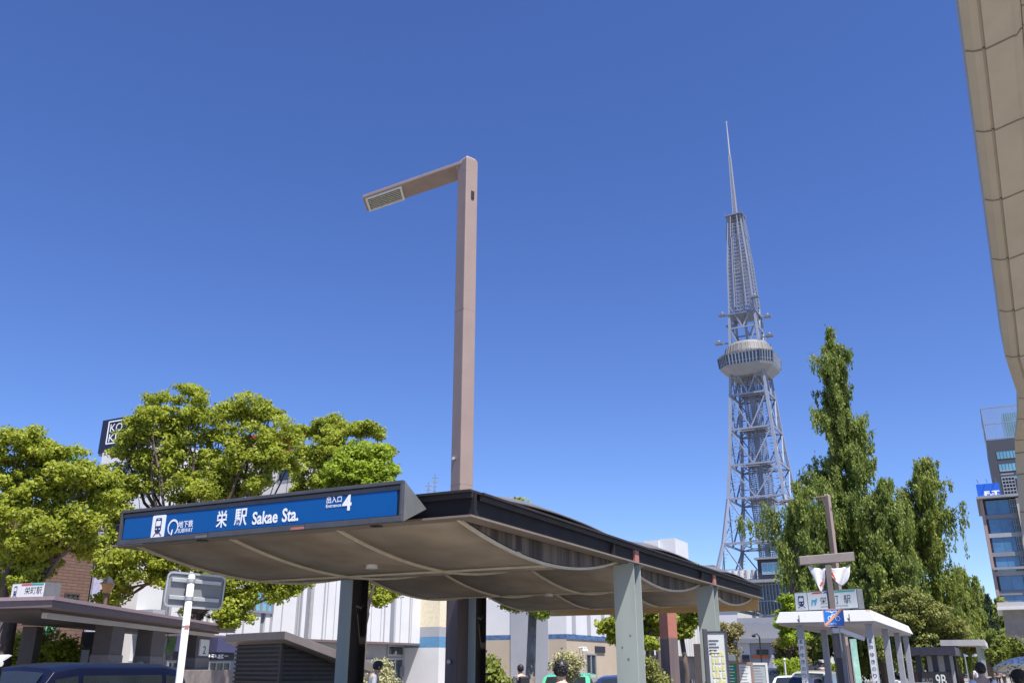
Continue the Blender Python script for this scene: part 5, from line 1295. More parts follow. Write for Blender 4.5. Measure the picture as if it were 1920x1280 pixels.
def redwood(label, px, D, prof_px, seed, lm=L_red, leaf=.17, strands=1500, name='redwood_tree'):
    """prof_px: (py, x_left, x_right) rows from the top down; hanging sprays on upswept branches"""
    global RNG
    RNG = np.random.default_rng(seed)
    b = Vector(base_at(px, D)); t = thing(name, b, 0, label, 'tree', 'conifers by the street'); rows = [(atD(px, y, D).z, (atD(xl, y, D).x + atD(xr, y, D).x) / 2 - b.x, abs(atD(xr, y, D).x - atD(xl, y, D).x) / 2) for y, xl, xr in prof_px]
    rows.sort(key=lambda q: -q[0]); zt_, zb_ = rows[0][0], rows[-1][0]
    def at_z(z):
        for a, c in zip(rows, rows[1:]):
            if z >= c[0]: k = (a[0] - z) / (a[0] - c[0] + 1e-6); return a[1] + (c[1] - a[1]) * k, a[2] + (c[2] - a[2]) * k
        return rows[-1][1], rows[-1][2]
    m = MB(); m.tube([(0, 0, 0), (0, 0, zt_ * .4), (rows[0][1] * .5, 0, zt_ * .7), (rows[0][1], 0, zt_ * .985)], [.5, .33, .16, .03], 8)
    cen, nr, tn = [], [], []; z = zb_
    while z < zt_ - .3:
        cx, R = at_z(z); tier = .72 + .42 * math.sin(z * 2.1 + seed) * math.sin(z * .73 + seed * 1.7); nb = int(3 + R * 1.25)
        for _ in range(nb):
            a = RNG.uniform(0, 2 * math.pi); L_ = R * RNG.uniform(.35, 1.08) * min(1.15, .62 + .55 * abs(math.sin(a * 1.5 + z * .55 + seed))) * (1.35 if RNG.random() < .10 else 1.0) * (tier if tier > .65 else .65) * 1.28
            if R < .5: L_ = max(L_, .15)
            e = np.array([cx + math.cos(a) * L_, math.sin(a) * L_, z + .28 * L_ * RNG.uniform(.3, 1.3)]); s_ = np.array([cx * .8, 0, z - .15 * L_])
            if L_ > .8: m.tube([s_, (s_ + e) / 2 + np.array([0, 0, -.08 * L_]), e], [.05 + .012 * L_, .035, .012], 4, False)
            ns = int(4 + L_ * 5.0); bt = RNG.uniform(0, .6)
            for k in range(ns):
                f_ = RNG.uniform(.3, 1.0); p = s_ + (e - s_) * f_ + RNG.normal(size=3) * .16 * (.5 + L_ * .12)
                ln = RNG.uniform(.4, 1.9) * min(1.3, .5 + L_ * .25); q = int(10 + ln * 20); tt = np.sort(RNG.uniform(0, 1, q))
                wob = RNG.normal(size=(q, 3)) * (.13 * (1 - tt * .7))[:, None]; pts = p + np.stack([np.zeros(q), np.zeros(q), -tt * ln], 1) + wob
                cen.append(pts); nr.append(RNG.normal(size=(q, 3)) * np.array([1, 1, .4]) + np.array([0, 0, .25])); tn.append(np.clip(bt + RNG.uniform(0, .4, q), 0, 1))
        z += .42 if R < 2.5 else .50
    cen, nr, tn = np.concatenate(cen), np.concatenate(nr), np.concatenate(tn)
    leaves_mesh('crown', cen, nr, leaf * .40, 2.0, lm, t, tn, droop=np.array([0, 0, -1.]))
    m.build('trunk', M_bark, t, smooth=True); return t
redwood('tallest tree at right, a pointed redwood with drooping sprays beside the tower', 1600, 72,
        [(610, 1556, 1560), (630, 1550, 1566), (655, 1543, 1582), (672, 1528, 1600), (700, 1530, 1600), (740, 1540, 1612), (775, 1528, 1625), (800, 1542, 1640), (850, 1548, 1648), (880, 1548, 1640), (900, 1500, 1650), (930, 1480, 1660), (980, 1462, 1668), (1040, 1470, 1690), (1100, 1465, 1700), (1160, 1470, 1700), (1215, 1500, 1690)], 51)
redwood('broad redwood with drooping sprays right of the tallest tree', 1722, 76,
        [(850, 1742, 1746), (870, 1730, 1755), (885, 1700, 1770), (920, 1690, 1780), (960, 1680, 1795), (1000, 1668, 1800), (1050, 1660, 1795), (1110, 1660, 1800), (1170, 1680, 1800), (1215, 1690, 1790)], 52, L_red2)
redwood('short dense redwood filling the gap between the two taller redwoods', 1662, 66,
        [(890, 1662, 1668), (915, 1640, 1690), (960, 1615, 1710), (1000, 1605, 1720), (1060, 1600, 1720), (1120, 1600, 1730), (1180, 1610, 1730), (1225, 1620, 1720)], 53)
redwood('narrow redwood at the left of the group, its sprays over the glass hall', 1500, 62,
        [(895, 1498, 1502), (930, 1482, 1520), (980, 1468, 1525), (1040, 1462, 1530), (1090, 1475, 1540), (1140, 1485, 1550), (1190, 1500, 1560)], 54)
redwood('redwood farther down the street, right of the broad one', 1795, 100,
        [(1055, 1806, 1810), (1080, 1790, 1822), (1120, 1770, 1835), (1160, 1760, 1845), (1200, 1765, 1850), (1235, 1770, 1845)], 55, L_red2, .2)
redwood('pointed redwood third from the right end of the row', 1822, 118,
        [(1075, 1826, 1829), (1100, 1818, 1838), (1140, 1800, 1850), (1180, 1800, 1862), (1225, 1805, 1860)], 56, L_red2, .22)
redwood('very dark evergreen beside the glass office at the end of the row', 1856, 130,
        [(1110, 1849, 1853), (1130, 1842, 1862), (1160, 1838, 1868), (1200, 1840, 1875), (1235, 1845, 1875)], 57, L_darkf, .24, name='evergreen_tree')
tree('broadleaf_tree', 'dusty olive broadleaf tree behind the right end of the white shelter', base_at(1742, 50), 50,
     [(1700, 1122, 20), (1672, 1128, 16), (1725, 1135, 22), (1752, 1150, 22), (1690, 1150, 24), (1715, 1175, 24), (1750, 1185, 26), (1785, 1175, 20), (1800, 1200, 18), (1700, 1205, 22), (1735, 1215, 24), (1780, 1212, 20), (1660, 1150, 14), (1815, 1215, 12), (1670, 1195, 16), (1668, 1225, 14), (1700, 1235, 14)],
     .2, 2.2, L_olive, .08, 60, seed=11)
tree('broadleaf_tree', 'dark tree with low branches seen between the white shelter posts', base_at(1640, 70), 70,
     [(1640, 1195, 22), (1610, 1190, 20), (1665, 1205, 20), (1590, 1205, 18), (1630, 1220, 20), (1655, 1235, 14), (1530, 1185, 18), (1555, 1200, 14), (1520, 1205, 16), (1525, 1225, 10)],
     .3, 2.0, L_campd, .10, 40, seed=12)
tree('broadleaf_tree', 'low dark tree in front of the glass office foot at the right edge', base_at(1905, 60), 60,
     [(1905, 1205, 14), (1918, 1215, 14), (1900, 1218, 10), (1925, 1200, 14), (1912, 1228, 12)], .1, 1.5, L_campd, .09, 45, seed=13)
tree('broadleaf_tree', 'green tree at the far end of the pavement, below the dark evergreen', base_at(1880, 110), 110,
     [(1880, 1205, 12), (1872, 1220, 12), (1888, 1222, 10), (1868, 1232, 10), (1882, 1234, 8), (1850, 1225, 12)], .15, 2.4, L_campd, .13, 30, seed=14)
# far-off trees closing the street and the park

RNG = np.random.default_rng(77)
Bf = []
for k in range(70):
    px = RNG.uniform(1440, 1890); D = RNG.uniform(150, 230); P = atD(px, 1250, D); h = RNG.uniform(4, 9)
    Bf.append((np.array([P.x, P.y, h]), RNG.uniform(2.5, 4.5)))
for k in range(60):
    px = RNG.uniform(-250, 1440); D = RNG.uniform(100, 150); P = atD(px, 1250, D); h = RNG.uniform(1, 3.2)
    Bf.append((np.array([P.x, P.y, h]), RNG.uniform(2, 3)))
P_, N_, T_ = crown_points(Bf, 3.0, .45)
fo = leaves_mesh('distant_trees', P_, N_, .38, 1.2, L_campd, None, T_); tag(fo, 'far-off mass of park trees closing the view at street level', 'trees', kind='stuff')

# ---------------------------------------------------------------- vehicles
M_win = mat('car_glass', (.02, .025, .03), .05, var=.1, spec=.8)
def car(name, label, pos, rz, paint, L=4.4, W=1.7, H=1.5, belt=.92, hood=1.05, kind='sedan', cat='car'):
    """nose towards local +x"""
    t = thing(name, pos, rz, label, cat); w2 = W / 2
    if kind == 'taxi': st = [(-L / 2, .45, .95, .0), (-L / 2 + .12, .25, 1.0, .0), (-L / 2 + .45, .22, 1.02, .93), (-L / 2 + .8, .22, 1.02, 1.0), (.15, .22, 1.0, 1.0), (.55, .22, .99, .93), (1.15, .22, .98, .02), (L / 2 - .25, .25, .86, 0), (L / 2, .45, .62, 0)]
    elif kind == 'van': st = [(-L / 2, .45, .95, .0), (-L / 2 + .06, .25, 1.0, .9), (-L / 2 + .35, .22, 1.0, 1.0), (.3, .22, .98, 1.0), (.75, .22, .96, .9), (1.5, .22, .95, .02), (L / 2 - .2, .25, .8, 0), (L / 2, .45, .6, 0)]
    else: st = [(-L / 2, .45, .86, .0), (-L / 2 + .15, .25, .9, .05), (-L / 2 + .75, .22, belt, .9), (-L / 2 + 1.2, .22, belt, 1.0), (.1, .22, belt, 1.0), (.45, .22, belt, .93), (1.1, .22, belt - .02, .02), (L / 2 - .25, .25, .74, 0), (L / 2, .42, .58, 0)]
    rows = []
    for x, zl, zb, up in st:
        zr = zb + (H - zb) * up; wt = w2 * (1 - .16 * up); ww = w2 * (.9 if abs(x) > L / 2 - .05 else 1)
        rows.append([(x, -ww * .94, zl), (x, -ww, (zl + zb) / 2), (x, -ww * .97, zb), (x, -wt * .97, zr - .05 * min(1, up * 3)), (x, -wt * .8, zr), (x, 0, zr + .025), (x, wt * .8, zr), (x, wt * .97, zr - .05 * min(1, up * 3)), (x, ww * .97, zb), (x, ww, (zl + zb) / 2), (x, ww * .94, zl)])
    m = MB(); n = len(rows[0])
    for a, b in zip(rows, rows[1:]):
        m.add([*a, *b], [(j, j + 1, n + j + 1, n + j) for j in range(n - 1)] + [(n - 1, 0, n, 2 * n - 1)])
    m.add(rows[0], [tuple(range(n))]); m.add(rows[-1], [tuple(range(n))[::-1]])
    body = m.build('body', paint, t, smooth=True)
    bm = body.modifiers.new('weld', 'WELD'); bm.merge_threshold = .001
    md = body.modifiers.new('bevel', 'BEVEL'); md.width = .02; md.segments = 2; md.limit_method = 'ANGLE'; md.angle_limit = .5
    full = [i for i, s_ in enumerate(st) if s_[3] >= .85]; i0, i1 = full[0], full[-1]
    def quad_off(p, off): return [(a[0] + off[0], a[1] + off[1], a[2] + off[2]) for a in p]
    for sgn in (0, 1):
        wnd = []
        for i in range(i0 - 1, i1 + 1):
            a, b = rows[i], rows[i + 1]; jb, jt = (2, 3) if sgn == 0 else (8, 7)
            o = -.012 if sgn == 0 else .012
            def L_(p, q, k): return tuple(p[c] + (q[c] - p[c]) * k for c in range(3))
            A0, A1, B0, B1 = L_(a[jb], a[jt], .08), L_(a[jb], a[jt], .86), L_(b[jb], b[jt], .08), L_(b[jb], b[jt], .86)
            k0, k1 = .04, .96
            Q = [L_(A0, B0, k0), L_(A0, B0, k1), L_(A1, B1, k1), L_(A1, B1, k0)]
            if i == i0 - 1: Q[0] = L_(A0, B0, .3); Q[3] = L_(A1, B1, .5)
            if i == i1: Q[1] = L_(A0, B0, .75); Q[2] = L_(A1, B1, .45)
            MB().add(quad_off(Q, (0, o, 0)), [(0, 1, 2, 3)]).build('side_window', M_win, t)
    def screen(i, nm):
        a, b = rows[i], rows[i + 1]; hi, lo = (a, b) if a[5][2] > b[5][2] else (b, a)
        def L_(p, q, k): return tuple(p[c] + (q[c] - p[c]) * k for c in range(3))
        sgn = 1 if lo[5][0] > hi[5][0] else -1
        Q = [L_(lo[4], hi[4], .08), L_(lo[6], hi[6], .08), L_(lo[6], hi[6], .9), L_(lo[4], hi[4], .9)]
        Mx = [L_(lo[5], hi[5], .08), L_(lo[5], hi[5], .9)]
        Q = quad_off(Q + Mx, (.02 * sgn, 0, .02)); MB().add(Q, [(0, 4, 5, 3), (4, 1, 2, 5)]).build(nm, M_win, t)
    screen(i1, 'windscreen'); screen(i0 - 1, 'rear_window')
    for x in (-L / 2 + .85, L / 2 - .85):
        for sy in (-1, 1):
            y = sy * (w2 - .08); wh = MB().tube([(x, y - .1, .32), (x, y + .1, .32)], .32, 20).build('wheel', M_tyre, t, bevel=.02); MB().tube([(x, y - .11, .32), (x, y + .11, .32)], .19, 14).build('rim', M_galv, wh)
    for sy in (-1, 1):
        MB().ball((L / 2 - .1, sy * w2 * .72, .66), (.12, .16, .09), 10, 6).build('headlight', M_wpaint, t, smooth=True); MB().box(-L / 2 - .01, -L / 2 + .1, sy * w2 * .6, sy * w2 * .9, .74, .9).build('tail_light', mat('tail_red', (.45, .02, .02), .3), t, bevel=.02)
        MB().ball((.95, sy * (w2 + .09), belt + .08), (.08, .11, .07), 8, 6).build('mirror', paint, t, smooth=True)
    MB().box(L / 2 - .02, L / 2 + .03, -w2 * .55, w2 * .55, .32, .5).build('grille', M_black, t, bevel=.01)
    return t
def paintm(n_, c): return mat(n_, c, .28, var=.03, coat=.8)
st_az = math.pi / 2 - A                                   # nose along the street
p = atD(106, 1250, 14.0)
tx = car('taxi', 'dark navy tall roofed taxi with a white roof lamp, cut off at the lower left', (p.x, p.y, -.126), st_az + math.pi, mat('navy_paint', (.004, .006, .02), .35, var=.03, coat=.15, spec=.3), 4.4, 1.7, 1.82, .98, kind='taxi', cat='taxi')
rl = MB().tube([(1.02, -.20, 1.82), (1.02, .20, 1.82)], .045, 14).build('roof_lamp', M_wpaint, tx, smooth=False, bevel=.01); MB().prism([(.97, -.18, 1.86), (1.07, -.18, 1.86), (.90, -.18, 1.94), (.86, -.18, 1.93)], (0, .36, 0)).build('lamp_fin', M_wpaint, rl)
box('lamp_mount', M_black, tx, .94, 1.10, -.14, .14, 1.60, 1.78)
p = atD(1067, 1250, 30); car('green_car', 'mint green car whose roof shows behind the dark haired head', (p.x, p.y, -.126), math.radians(-100), paintm('green_paint', (.10, .45, .24)), 4.2, 1.7, 1.60, kind='van')
p = atD(1168, 1250, 27); car('blue_car', 'dark blue car half hidden behind the thick canopy post', (p.x, p.y, -.126), math.radians(-98), paintm('blue_paint', (.02, .03, .11)), 4.3, 1.7, 1.55)
p = atD(1490, 1250, 36); car('white_car', 'white car whose roof shows low between the notice boards and the white shelter', (p.x, p.y, -.126), st_az + math.pi, paintm('white_car_paint', (.75, .76, .78)), 4.4, 1.7, 1.48)
p = atD(1443, 1250, 45); car('dark_van', 'dark blue van behind the white car, right of the grey notice board', (p.x, p.y, -.126), st_az + math.pi, paintm('dark_van_paint', (.03, .035, .07)), 4.6, 1.75, 1.72, kind='van', cat='van')
p = atD(1522, 1250, 43); car('silver_car', 'silver beige car coming along the street behind the left shelter post', (p.x, p.y, -.126), st_az + math.pi, paintm('silver_paint', (.45, .42, .38)), 4.6, 1.8, 1.62, kind='van')
p = atD(1598, 1250, 85); car('white_car', 'white car seen between the shelter posts, the farther and higher of the white cars', (p.x, p.y, -.126), st_az + math.pi, paintm('white_car_paint', (.75, .76, .78)), 4.4, 1.75, 1.58, kind='van')
p = atD(1672, 1250, 70); car('white_car', 'white car partly behind the right shelter post with its dark window showing', (p.x, p.y, -.126), st_az + math.pi, paintm('white_car_paint', (.75, .76, .78)), 4.4, 1.7, 1.48)

# ---------------------------------------------------------------- people
def skin(verts, edges, radii, name, m, parent, sub=1, root=0):
    me = bpy.data.meshes.new(name); me.from_pydata(verts, edges, []); o = bpy.data.objects.new(name, me); C.objects.link(o)
    sk = o.modifiers.new('skin', 'SKIN'); sk.use_smooth_shade = True; sb = o.modifiers.new('sub', 'SUBSURF'); sb.levels = sub; sb.render_levels = sub
    for i, r in enumerate(radii):
        d = me.skin_vertices[0].data[i]; d.radius = (r, r) if not hasattr(r, '__len__') else r; d.use_root = (i == root)
    me2 = bpy.data.meshes.new_from_object(o.evaluated_get(bpy.context.evaluated_depsgraph_get())); bpy.data.objects.remove(o); bpy.data.meshes.remove(me)
    me2.name = name; me2.materials.clear(); me2.materials.append(m); q = bpy.data.objects.new(name, me2); C.objects.link(q); q.parent = parent
    me2.polygons.foreach_set('use_smooth', [True] * len(me2.polygons))
    return q
def person(label, px, D, H=1.7, face=0, shirt=M_wwall, trousers=M_navy, hair=M_hair, hat=None, bend=0, arm_up=0, stride=.12, group=None):
    """figure looking towards local +y; face = rotation about z (0: away from the camera)"""
    p = atD(px, 1250, D); t = thing('person', (p.x, p.y, 0), math.radians(face), label, 'person', group); k = H / 1.7
    def sc(v): return (v[0] * k, v[1] * k, v[2] * k)
    def bn(v):      # bend forward at the hips
        if v[2] < .95: return v
        a = math.radians(bend); dz = v[2] - .95; return (v[0], v[1] + dz * math.sin(a), .95 + dz * math.cos(a))
    V, E_, R_ = [], [], []
    def add(v, r, par=None):
        V.append(sc(bn(v))); R_.append(r * k if not hasattr(r, '__len__') else (r[0] * k, r[1] * k)); i = len(V) - 1
        if par is not None: E_.append((par, i))
        return i
    hip = add((0, 0, .95), (.145, .11)); w1 = add((0, .01, 1.10), (.13, .10), hip); ch = add((0, .0, 1.28), (.15, .11), w1); up = add((0, -.01, 1.40), (.12, .08), ch); nk = add((0, .0, 1.475), .052, up); hd0 = add((0, .015, 1.53), (.062, .07), nk); hd = add((0, .02, 1.60), (.076, .092), hd0); tp_ = add((0, .015, 1.66), (.06, .075), hd)
    arms = []
    for s in (-1, 1):
        sh_ = add((s * .17, -.01, 1.38), .058, up)
        if arm_up and s == 1: el = add((s * .24, .12, 1.16), .042, sh_); wr = add((s * .16, .30, 1.28), .03, el); dn = Vector((-.1, .35, .9)).normalized()
        else: el = add((s * .235, -.03, 1.12), .042, sh_); wr = add((s * .25, .06, .88), .03, el); dn = Vector((.0, .15, -1)).normalized()
        wp = Vector((V[wr][0] / k, V[wr][1] / k, V[wr][2] / k)); 
        def addw(v, r, par): V.append(tuple(v * k)); R_.append(r * k if not hasattr(r, '__len__') else (r[0] * k, r[1] * k)); E_.append((par, len(V) - 1)); return len(V) - 1
        pm = addw(wp + dn * .07, (.022, .03), wr)
        sd = Vector((0, 1, 0)) if not (arm_up and s == 1) else Vector((1, 0, 0))
        for fi, (o_, l_) in enumerate(((-.027, .062), (-.009, .075), (.009, .080), (.027, .072))):
            f1 = addw(wp + dn * (.10) + sd * o_, .009, pm); f2 = addw(wp + dn * (.10 + l_ * .5) + sd * o_ + Vector((-s * .008, 0, 0)), .0085, f1); addw(wp + dn * (.10 + l_) + sd * o_ + Vector((-s * .022, 0, 0)), .007, f2)
        t1 = addw(wp + dn * .045 + sd * .036, .011, pm); addw(wp + dn * .085 + sd * .052, .009, t1)
        arms.append((sh_, el, wr))
    for s in (-1, 1):
        th_ = add((s * .09, 0, .88), .085, hip); kn = add((s * .095, .03 + s * stride * .4, .50), .056, th_); an = add((s * .095, s * stride, .09), .038, kn); add((s * .10, s * stride + .13, .045), .036, an)
    body = skin(V, E_, R_, 'body', M_skin, t, 1)
    hc_ = Vector(V[hd]); hc_.z += .01 * k
    # face: nose, ears, eyes, mouth
    fm = MB(); fm.ball(hc_ + Vector((0, .092, -.012)) * k, (.011 * k, .016 * k, .018 * k), 8, 6)
    for s in (-1, 1): fm.ball(hc_ + Vector((s * .077, .0, -.01)) * k, (.01 * k, .02 * k, .03 * k), 8, 6)
    fm.build('nose_and_ears', M_skin, body, smooth=True)
    fm = MB()
    for s in (-1, 1): fm.ball(hc_ + Vector((s * .031, .084, .008)) * k, (.012 * k, .006 * k, .007 * k), 8, 5)
    fm.build('eyes', M_black, body); MB().box(hc_.x - .022 * k, hc_.x + .022 * k, hc_.y + .086 * k, hc_.y + .094 * k, hc_.z - .05 * k, hc_.z - .043 * k).build('mouth', mat('lips', (.35, .12, .10), .5), body)
    # hair: cap of overlapping tufts covering the top and back
    rs = random.Random(int(px)); hm = MB(); hm.ball(hc_ + Vector((0, -.018, .012)) * k, (.087 * k, .098 * k, .105 * k), 16, 12)
    for _ in range(170):
        a = rs.uniform(0, 2 * math.pi); e_ = rs.uniform(-.7, 1.5); d_ = Vector((math.cos(a) * math.cos(e_), math.sin(a) * math.cos(e_), math.sin(e_)))
        if d_.y > .3 and d_.z < .45: continue
        c_ = hc_ + Vector((0, -.018, .010)) * k + Vector((d_.x * .084, d_.y * .096, d_.z * .100)) * k; hm.ball(c_, (.013 * k, .013 * k, .011 * k), 6, 4)
    if not (hat and hat[0] == 'none'): hm.build('hair', hair, t, smooth=True)
    # shirt and trousers as slightly larger skins over the same bones
    g = .016
    def inf(i, e=g): r = R_[i]; return (r[0] + e, r[1] + e) if hasattr(r, '__len__') else r + e
    sv_ = [V[hip], V[w1], V[ch], V[up]]; sr = [inf(hip, .018), inf(w1, .022), inf(ch), inf(up)]; se = [(0, 1), (1, 2), (2, 3)]
    nb_ = Vector(V[up]).lerp(Vector(V[nk]), .75); sv_.append(tuple(nb_)); sr.append(.074 * k); se.append((3, 4))
    for sh_, el, wr in arms:
        a = len(sv_); sv_ += [V[sh_], tuple(Vector(V[sh_]).lerp(Vector(V[el]), .8))]; sr += [inf(sh_, .014), inf(el, .02)]; se += [(3, a), (a, a + 1)]
    skin(sv_, se, sr, 'shirt', shirt, t, 1)
    n0 = [i for i in range(len(V)) if False]
    legs = [i for i, e in enumerate(E_) if e[0] == hip and e[1] > w1]; tv = [tuple(Vector(V[hip]) + Vector((0, 0, .03)))]; trr = [inf(hip, .012)]; te = []
    for e in [E_[i] for i in legs]:
        a = len(tv); j = e[1]; tv += [V[j], V[j + 1], tuple(Vector(V[j + 1]).lerp(Vector(V[j + 2]), .85))]; trr += [inf(j, .012), inf(j + 1, .02), .058 * k]; te += [(0, a), (a, a + 1), (a + 1, a + 2)]
        MB().ball(Vector(V[j + 3]) + Vector((0, -.05, 0)), (.048 * k, .13 * k, .045 * k), 10, 6).build('shoe', M_black, t, smooth=True)
    skin(tv, te, trr, 'trousers', trousers, t, 1)
    if hat and hat[0] == 'cap':
        m = MB(); m.ball(hc_ + Vector((0, 0, .05)) * k, (.098 * k, .108 * k, .075 * k), 14, 8); m.ball(hc_ + Vector((0, .10, .035)) * k, (.07 * k, .07 * k, .012 * k), 12, 5); m.build('cap', hat[1], t, smooth=True)
    if hat and hat[0] == 'peaked':
        m = MB().tube([hc_ + Vector((0, 0, .05)) * k, hc_ + Vector((0, 0, .10)) * k, hc_ + Vector((0, 0, .135)) * k, hc_ + Vector((0, 0, .145)) * k], [.098 * k, .104 * k, .14 * k, .12 * k], 18); m.ball(hc_ + Vector((0, .09, .045)) * k, (.075 * k, .06 * k, .01 * k), 12, 5); m.build('peaked_cap', hat[1], t, smooth=True)
    if hat and hat[0] == 'sunhat':
        m = MB().ball(hc_ + Vector((0, 0, .055)) * k, (.105 * k, .115 * k, .09 * k), 14, 8).tube([hc_ + Vector((0, 0, .05)) * k, hc_ + Vector((0, 0, .035)) * k], [.12 * k, .20 * k], 18); m.build('sun_hat', hat[1], t, smooth=True)
    return t, k, V
M_dgshirt = mat('dark_grey_shirt', (.10, .10, .11), .9, var=.15, scale=20)
M_wshirt = mat('white_shirt', (.72, .72, .75), .9, var=.05); M_gshirt = mat('grey_shirt', (.33, .34, .36), .9, var=.1); M_plaid = mat('plaid_dark', (.05, .05, .08), .9, col2=(.22, .20, .22), scale=25)
M_trk = mat('dark_trousers', (.03, .03, .04), .9); M_khaki = mat('khaki_trousers', (.30, .26, .19), .9)
person('dark haired person in a dark grey shirt seen from behind, nearest head under the canopy', 1052, 11.3, 1.715, 8, M_dgshirt, M_trk)
pt, k_, V_ = person('dark haired person in white shirt with dark bag strap, seen from behind', 1838, 17.0, 1.71, -25, M_wshirt, M_trk)
MB().bar((.14, -.125, 1.42), (-.02, -.145, 1.22), .035, .012).bar((-.02, -.145, 1.22), (-.20, -.13, 1.0), .035, .012).bar((.14, -.125, 1.42), (.13, -.02, 1.47), .035, .012).build('bag_strap', M_black, pt); MB().box(-.32, -.2, -.14, .12, .78, 1.02).build('shoulder_bag', M_black, pt, bevel=.03)
um_px = 1903; D_u = 13.0
pt, k_, V_ = person('person in a dark top and dark hat under the patterned parasol', 1908, D_u, 1.58, -10, M_plaid, M_trk, hat=('sunhat', mat('dark_hat', (.03, .025, .03), .9)), arm_up=1)
pu = atD(1906, 1250, D_u - .15); um = thing('parasol', (pu.x, pu.y, 0), 0, 'white parasol with a dark leafy pattern held at the lower right corner', 'umbrella')
um.rotation_euler = (math.radians(-8), math.radians(10), 0)
zc_ = 1.82; ms = bpy.data.materials.new('parasol_print'); ms.use_nodes = True; nn_ = ms.node_tree.nodes; ll_ = ms.node_tree.links
tcn = nn_.new('ShaderNodeTexCoord'); vo = nn_.new('ShaderNodeTexVoronoi'); vo.inputs['Scale'].default_value = 22; ll_.new(tcn.outputs['Object'], vo.inputs['Vector']); rp_ = nn_.new('ShaderNodeValToRGB'); rp_.color_ramp.elements[0].position = .30; rp_.color_ramp.elements[1].position = .36; rp_.color_ramp.elements[0].color = (.12, .13, .12, 1); rp_.color_ramp.elements[1].color = (.72, .74, .70, 1)
ll_.new(vo.outputs[0], rp_.inputs[0]); ll_.new(rp_.outputs[0], nn_['Principled BSDF'].inputs['Base Color']); nn_['Principled BSDF'].inputs['Roughness'].default_value = .8
def umb(u, v):
    a = 2 * math.pi * u; r = .44 * v; sag = .02 * abs(math.sin(4 * a)) * v; return (r * math.cos(a), r * math.sin(a), zc_ - .20 * v ** 1.8 + sag)
MB().grid(umb, 32, 10).build('canopy', ms, um, smooth=True, solid=.003)
m = MB().tube([(0, 0, 1.2), (0, 0, zc_ + .05)], .007, 8); m.build('shaft', M_galv, um); MB().tube([(0, 0, 1.12), (0, 0, 1.22)], .013, 8).build('handle', M_black, um)
m = MB()
for k in range(8):
    a = math.pi / 4 * k
    for j in range(5): m.bar((.44 * j / 5 * math.cos(a), .44 * j / 5 * math.sin(a), zc_ - .2 * (j / 5) ** 1.8 - .006), (.44 * (j + 1) / 5 * math.cos(a), .44 * (j + 1) / 5 * math.sin(a), zc_ - .2 * ((j + 1) / 5) ** 1.8 - .006), .005)
m.build('ribs', M_galv, um)
person('person in a grey shirt and dark cap bending forward beside the louvred hut', 694, 21.5, 1.78, -70, M_gshirt, M_trk, hat=('cap', M_black), bend=14)
person('person in a white shirt and cap just above the taxi roof', 262, 27, 1.78, 175, M_wshirt, M_trk, hat=('cap', M_gwall))
pt, k_, V_ = person('person in dark checked clothes beside the pale trunk under the canopy', 976, 26, 1.70, 30, M_plaid, M_trk); MB().box(-.15, .15, -.26, -.12, 1.05, 1.42).build('backpack', M_black, pt, bevel=.04)
person('person wearing a white peaked cap, seen between the posts of the white shelter', 1541, 47, 1.93, 200, M_dgshirt, M_navy, hat=('peaked', M_wshirt))
for px_, D_, sh, lab in ((1868, 78, M_dgshirt, 'distant walker in dark clothes, left of the pair on the far pavement'), (1879, 84, M_gshirt, 'distant walker in a greyish top, right of the pair on the far pavement'), (1830, 60, M_wshirt, 'distant walker in a white top beside the colourful poster'), (1893, 95, M_khaki, 'small distant walker in sandy clothes left of the parasol')):
    person(lab, px_, D_, 1.7, random.uniform(-20, 20), sh, M_trk, group='walkers on the far pavement')

# ---------------------------------------------------------------- entrance block, posters, small canopy on the right
D_ = 44; c = toS(atD(1718, 1250, D_)); t = thing('entrance_kiosk', S(c.x, c.y), -A, 'dark subway entrance block with white 9B on a black board, under the olive tree', 'kiosk')
x1 = pickf(1783, 1250, c.y).x - c.x; zr_ = pickf(1735, 1236, c.y).z
box('roof', M_shopdark, t, -.2, x1 + .3, -.3, 7, zr_ + .2, zr_ + .55); 
for x in (0, x1 * .48, x1 - .25): box('pillar', M_shopdark, t, x, x + .25, 0, .3, 0, zr_ + .199)
for x in (0, x1 - .25): box('rear_pillar', M_shopdark, t, x, x + .25, 6, 6.3, 0, zr_ + .199)
zb0_, zb1_ = .25, pickf(1740, 1258, c.y).z
box('board', M_black, t, .2, x1 - .1, -.12, -.02, zb0_, zb1_); text(t, '9B', (x1 * .52, -.125, zb1_ - .62), (1, 0, 0), (0, 0, 1), x1 * .30, .5, M_wpaint, .01)
text(t, '出入口', (x1 * .12, -.125, zb1_ - .50), (1, 0, 0), (0, 0, 1), x1 * .3, .22, M_gwall, .0)
box('inner_wall', mat('pale_inner_wall', (.35, .37, .38), .7), t, .3, x1, 3, 3.2, 0, zr_ + .19)
D_ = 47; c = toS(atD(1770, 1250, D_)); t = thing('entrance_canopy', S(c.x, c.y), -A, 'small pale concrete canopy on slim green grey posts beyond the 9B entrance', 'canopy')
zr_ = pickf(1775, 1210, c.y).z; x1 = 2.0
box('roof', M_concrete, t, 0, x1, 0, 9, zr_, zr_ + .28)
for y in (.6, 4.4, 8.2): box('post', M_colm, t, x1 - .45, x1 - .25, y, y + .2, 0, zr_ - .002)
box('side_wall', M_granite, t, x1 - .3, x1 - .1, 1, 9.5, 0, 1.15)
D_ = 58; p = atD(1825, 1250, D_); t = thing('poster_board', (p.x, p.y, 0), -A, 'colourful pink and blue poster board on posts among the trees', 'poster')
za, zb_ = zat(1230, D_, 1825), zat(1210, D_, 1825)
m = MB(); rs = random.Random(8)
box('board', M_wpaint, t, -.42, .42, 0, .05, za, zb_)
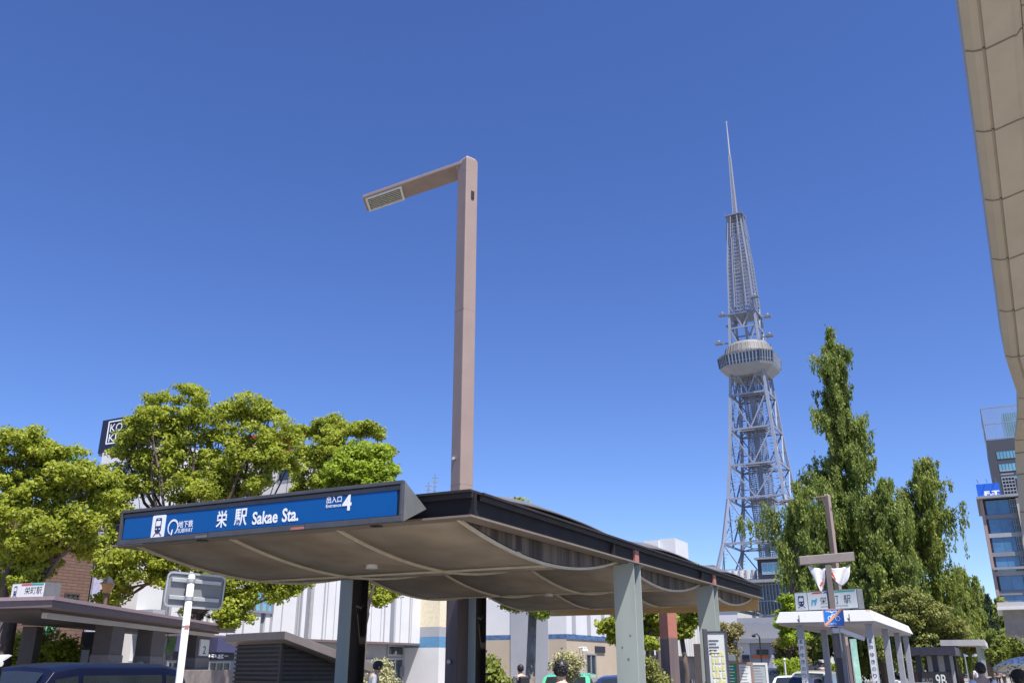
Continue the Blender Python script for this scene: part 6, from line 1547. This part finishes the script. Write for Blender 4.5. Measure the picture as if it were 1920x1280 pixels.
for i in range(5):
    for j in range(4): m.mat(rs.randrange(4)).box(-.4 + i * .16, -.4 + i * .16 + rs.uniform(.07, .15), -.01, -.001, za + .04 + j * (zb_ - za) / 4.2, za + .04 + j * (zb_ - za) / 4.2 + rs.uniform(.06, .14))
m.build('print', [mat('poster_pink', (.7, .18, .35), .6), mat('poster_blue', (.2, .4, .7), .6), mat('poster_yellow', (.75, .6, .2), .6), mat('poster_grey', (.45, .45, .5), .6)], t)
m = MB().box(-.4, -.34, .0, .05, 0, za - .001).box(.34, .4, .0, .05, 0, za - .001); m.build('post', M_galv, t)
D_ = 30; c = toS(atD(1889, 1250, D_)); t = thing('entrance_canopy', S(c.x, c.y), -A, 'pale flat entrance canopy with a bright rim in front of the glass office', 'canopy')
z0c, z1c = pickf(1891, 1142, c.y).z, pickf(1889, 1128, c.y).z
box('roof', M_wpaint, t, 0, 5, 0, 4, z0c, z0c + .08); box('parapet', M_beige, t, .02, 5, .02, 4, z0c + .081, z1c)
box('soffit_box', mat('grey_tan_soffit', (.28, .26, .23), .7), t, .15, 4.8, .4, 3.9, z0c - .75, z0c - .003); m = MB().tube([(.9, 1, 0), (.9, 1, z0c - .751)], .07, 10).bar((.9, 1, z0c - 1.25), (.35, .6, z0c - .751), .06); m.build('post', M_galv, t)
box('planter', M_granite, t, -.2, 4, 3.0, 4.2, .13, 1.1)
# banner pole and small posts behind the shelter
p = atD(1606, 1250, 50); t = thing('banner', (p.x, p.y, 0), 0, 'tall green vertical banner between the shelter posts', 'banner'); zb_ = zat(1197, 50, 1600)
MB().tube([(-.18, 0, 0), (-.18, 0, zb_)], .03, 8).build('pole', M_galv, t); MB().grid(lambda u, v: (-.15 + .32 * u + .0 * v, .03 * math.sin(5 * v), zb_ - 2.2 * v), 4, 10).build('cloth', mat('green_cloth', (.12, .42, .30), .7, col2=(.45, .60, .52), scale=2), t, solid=.004)
p = atD(1472, 1250, 40); t = thing('marker_post', (p.x, p.y, 0), 0, 'slim white marker post in front of the green shrub left of the white shelter', 'post'); MB().tube([(0, 0, 0), (0, 0, zat(1236, 40, 1472))], .035, 10).build('shaft', M_wpaint, t); MB().ball((0, 0, zat(1236, 40, 1472)), .06, 10, 6).build('knob', M_wpaint, t)
p = atD(1429, 1250, 50); t = thing('park_light', (p.x, p.y, 0), 0, 'thin black lamp post with a small hooked head in front of the low white shop', 'street lamp')
zl_ = zat(1193, 50, 1427); MB().tube([(0, 0, 0), (0, 0, zl_)], .04, 8).tube([(0, 0, zl_), (-.12, 0, zl_ + .16), (-.3, 0, zl_ + .1)], .03, 6).build('post', M_black, t); MB().ball((-.3, 0, zl_ + .05), (.12, .12, .08), 8, 6).build('head', M_black, t)
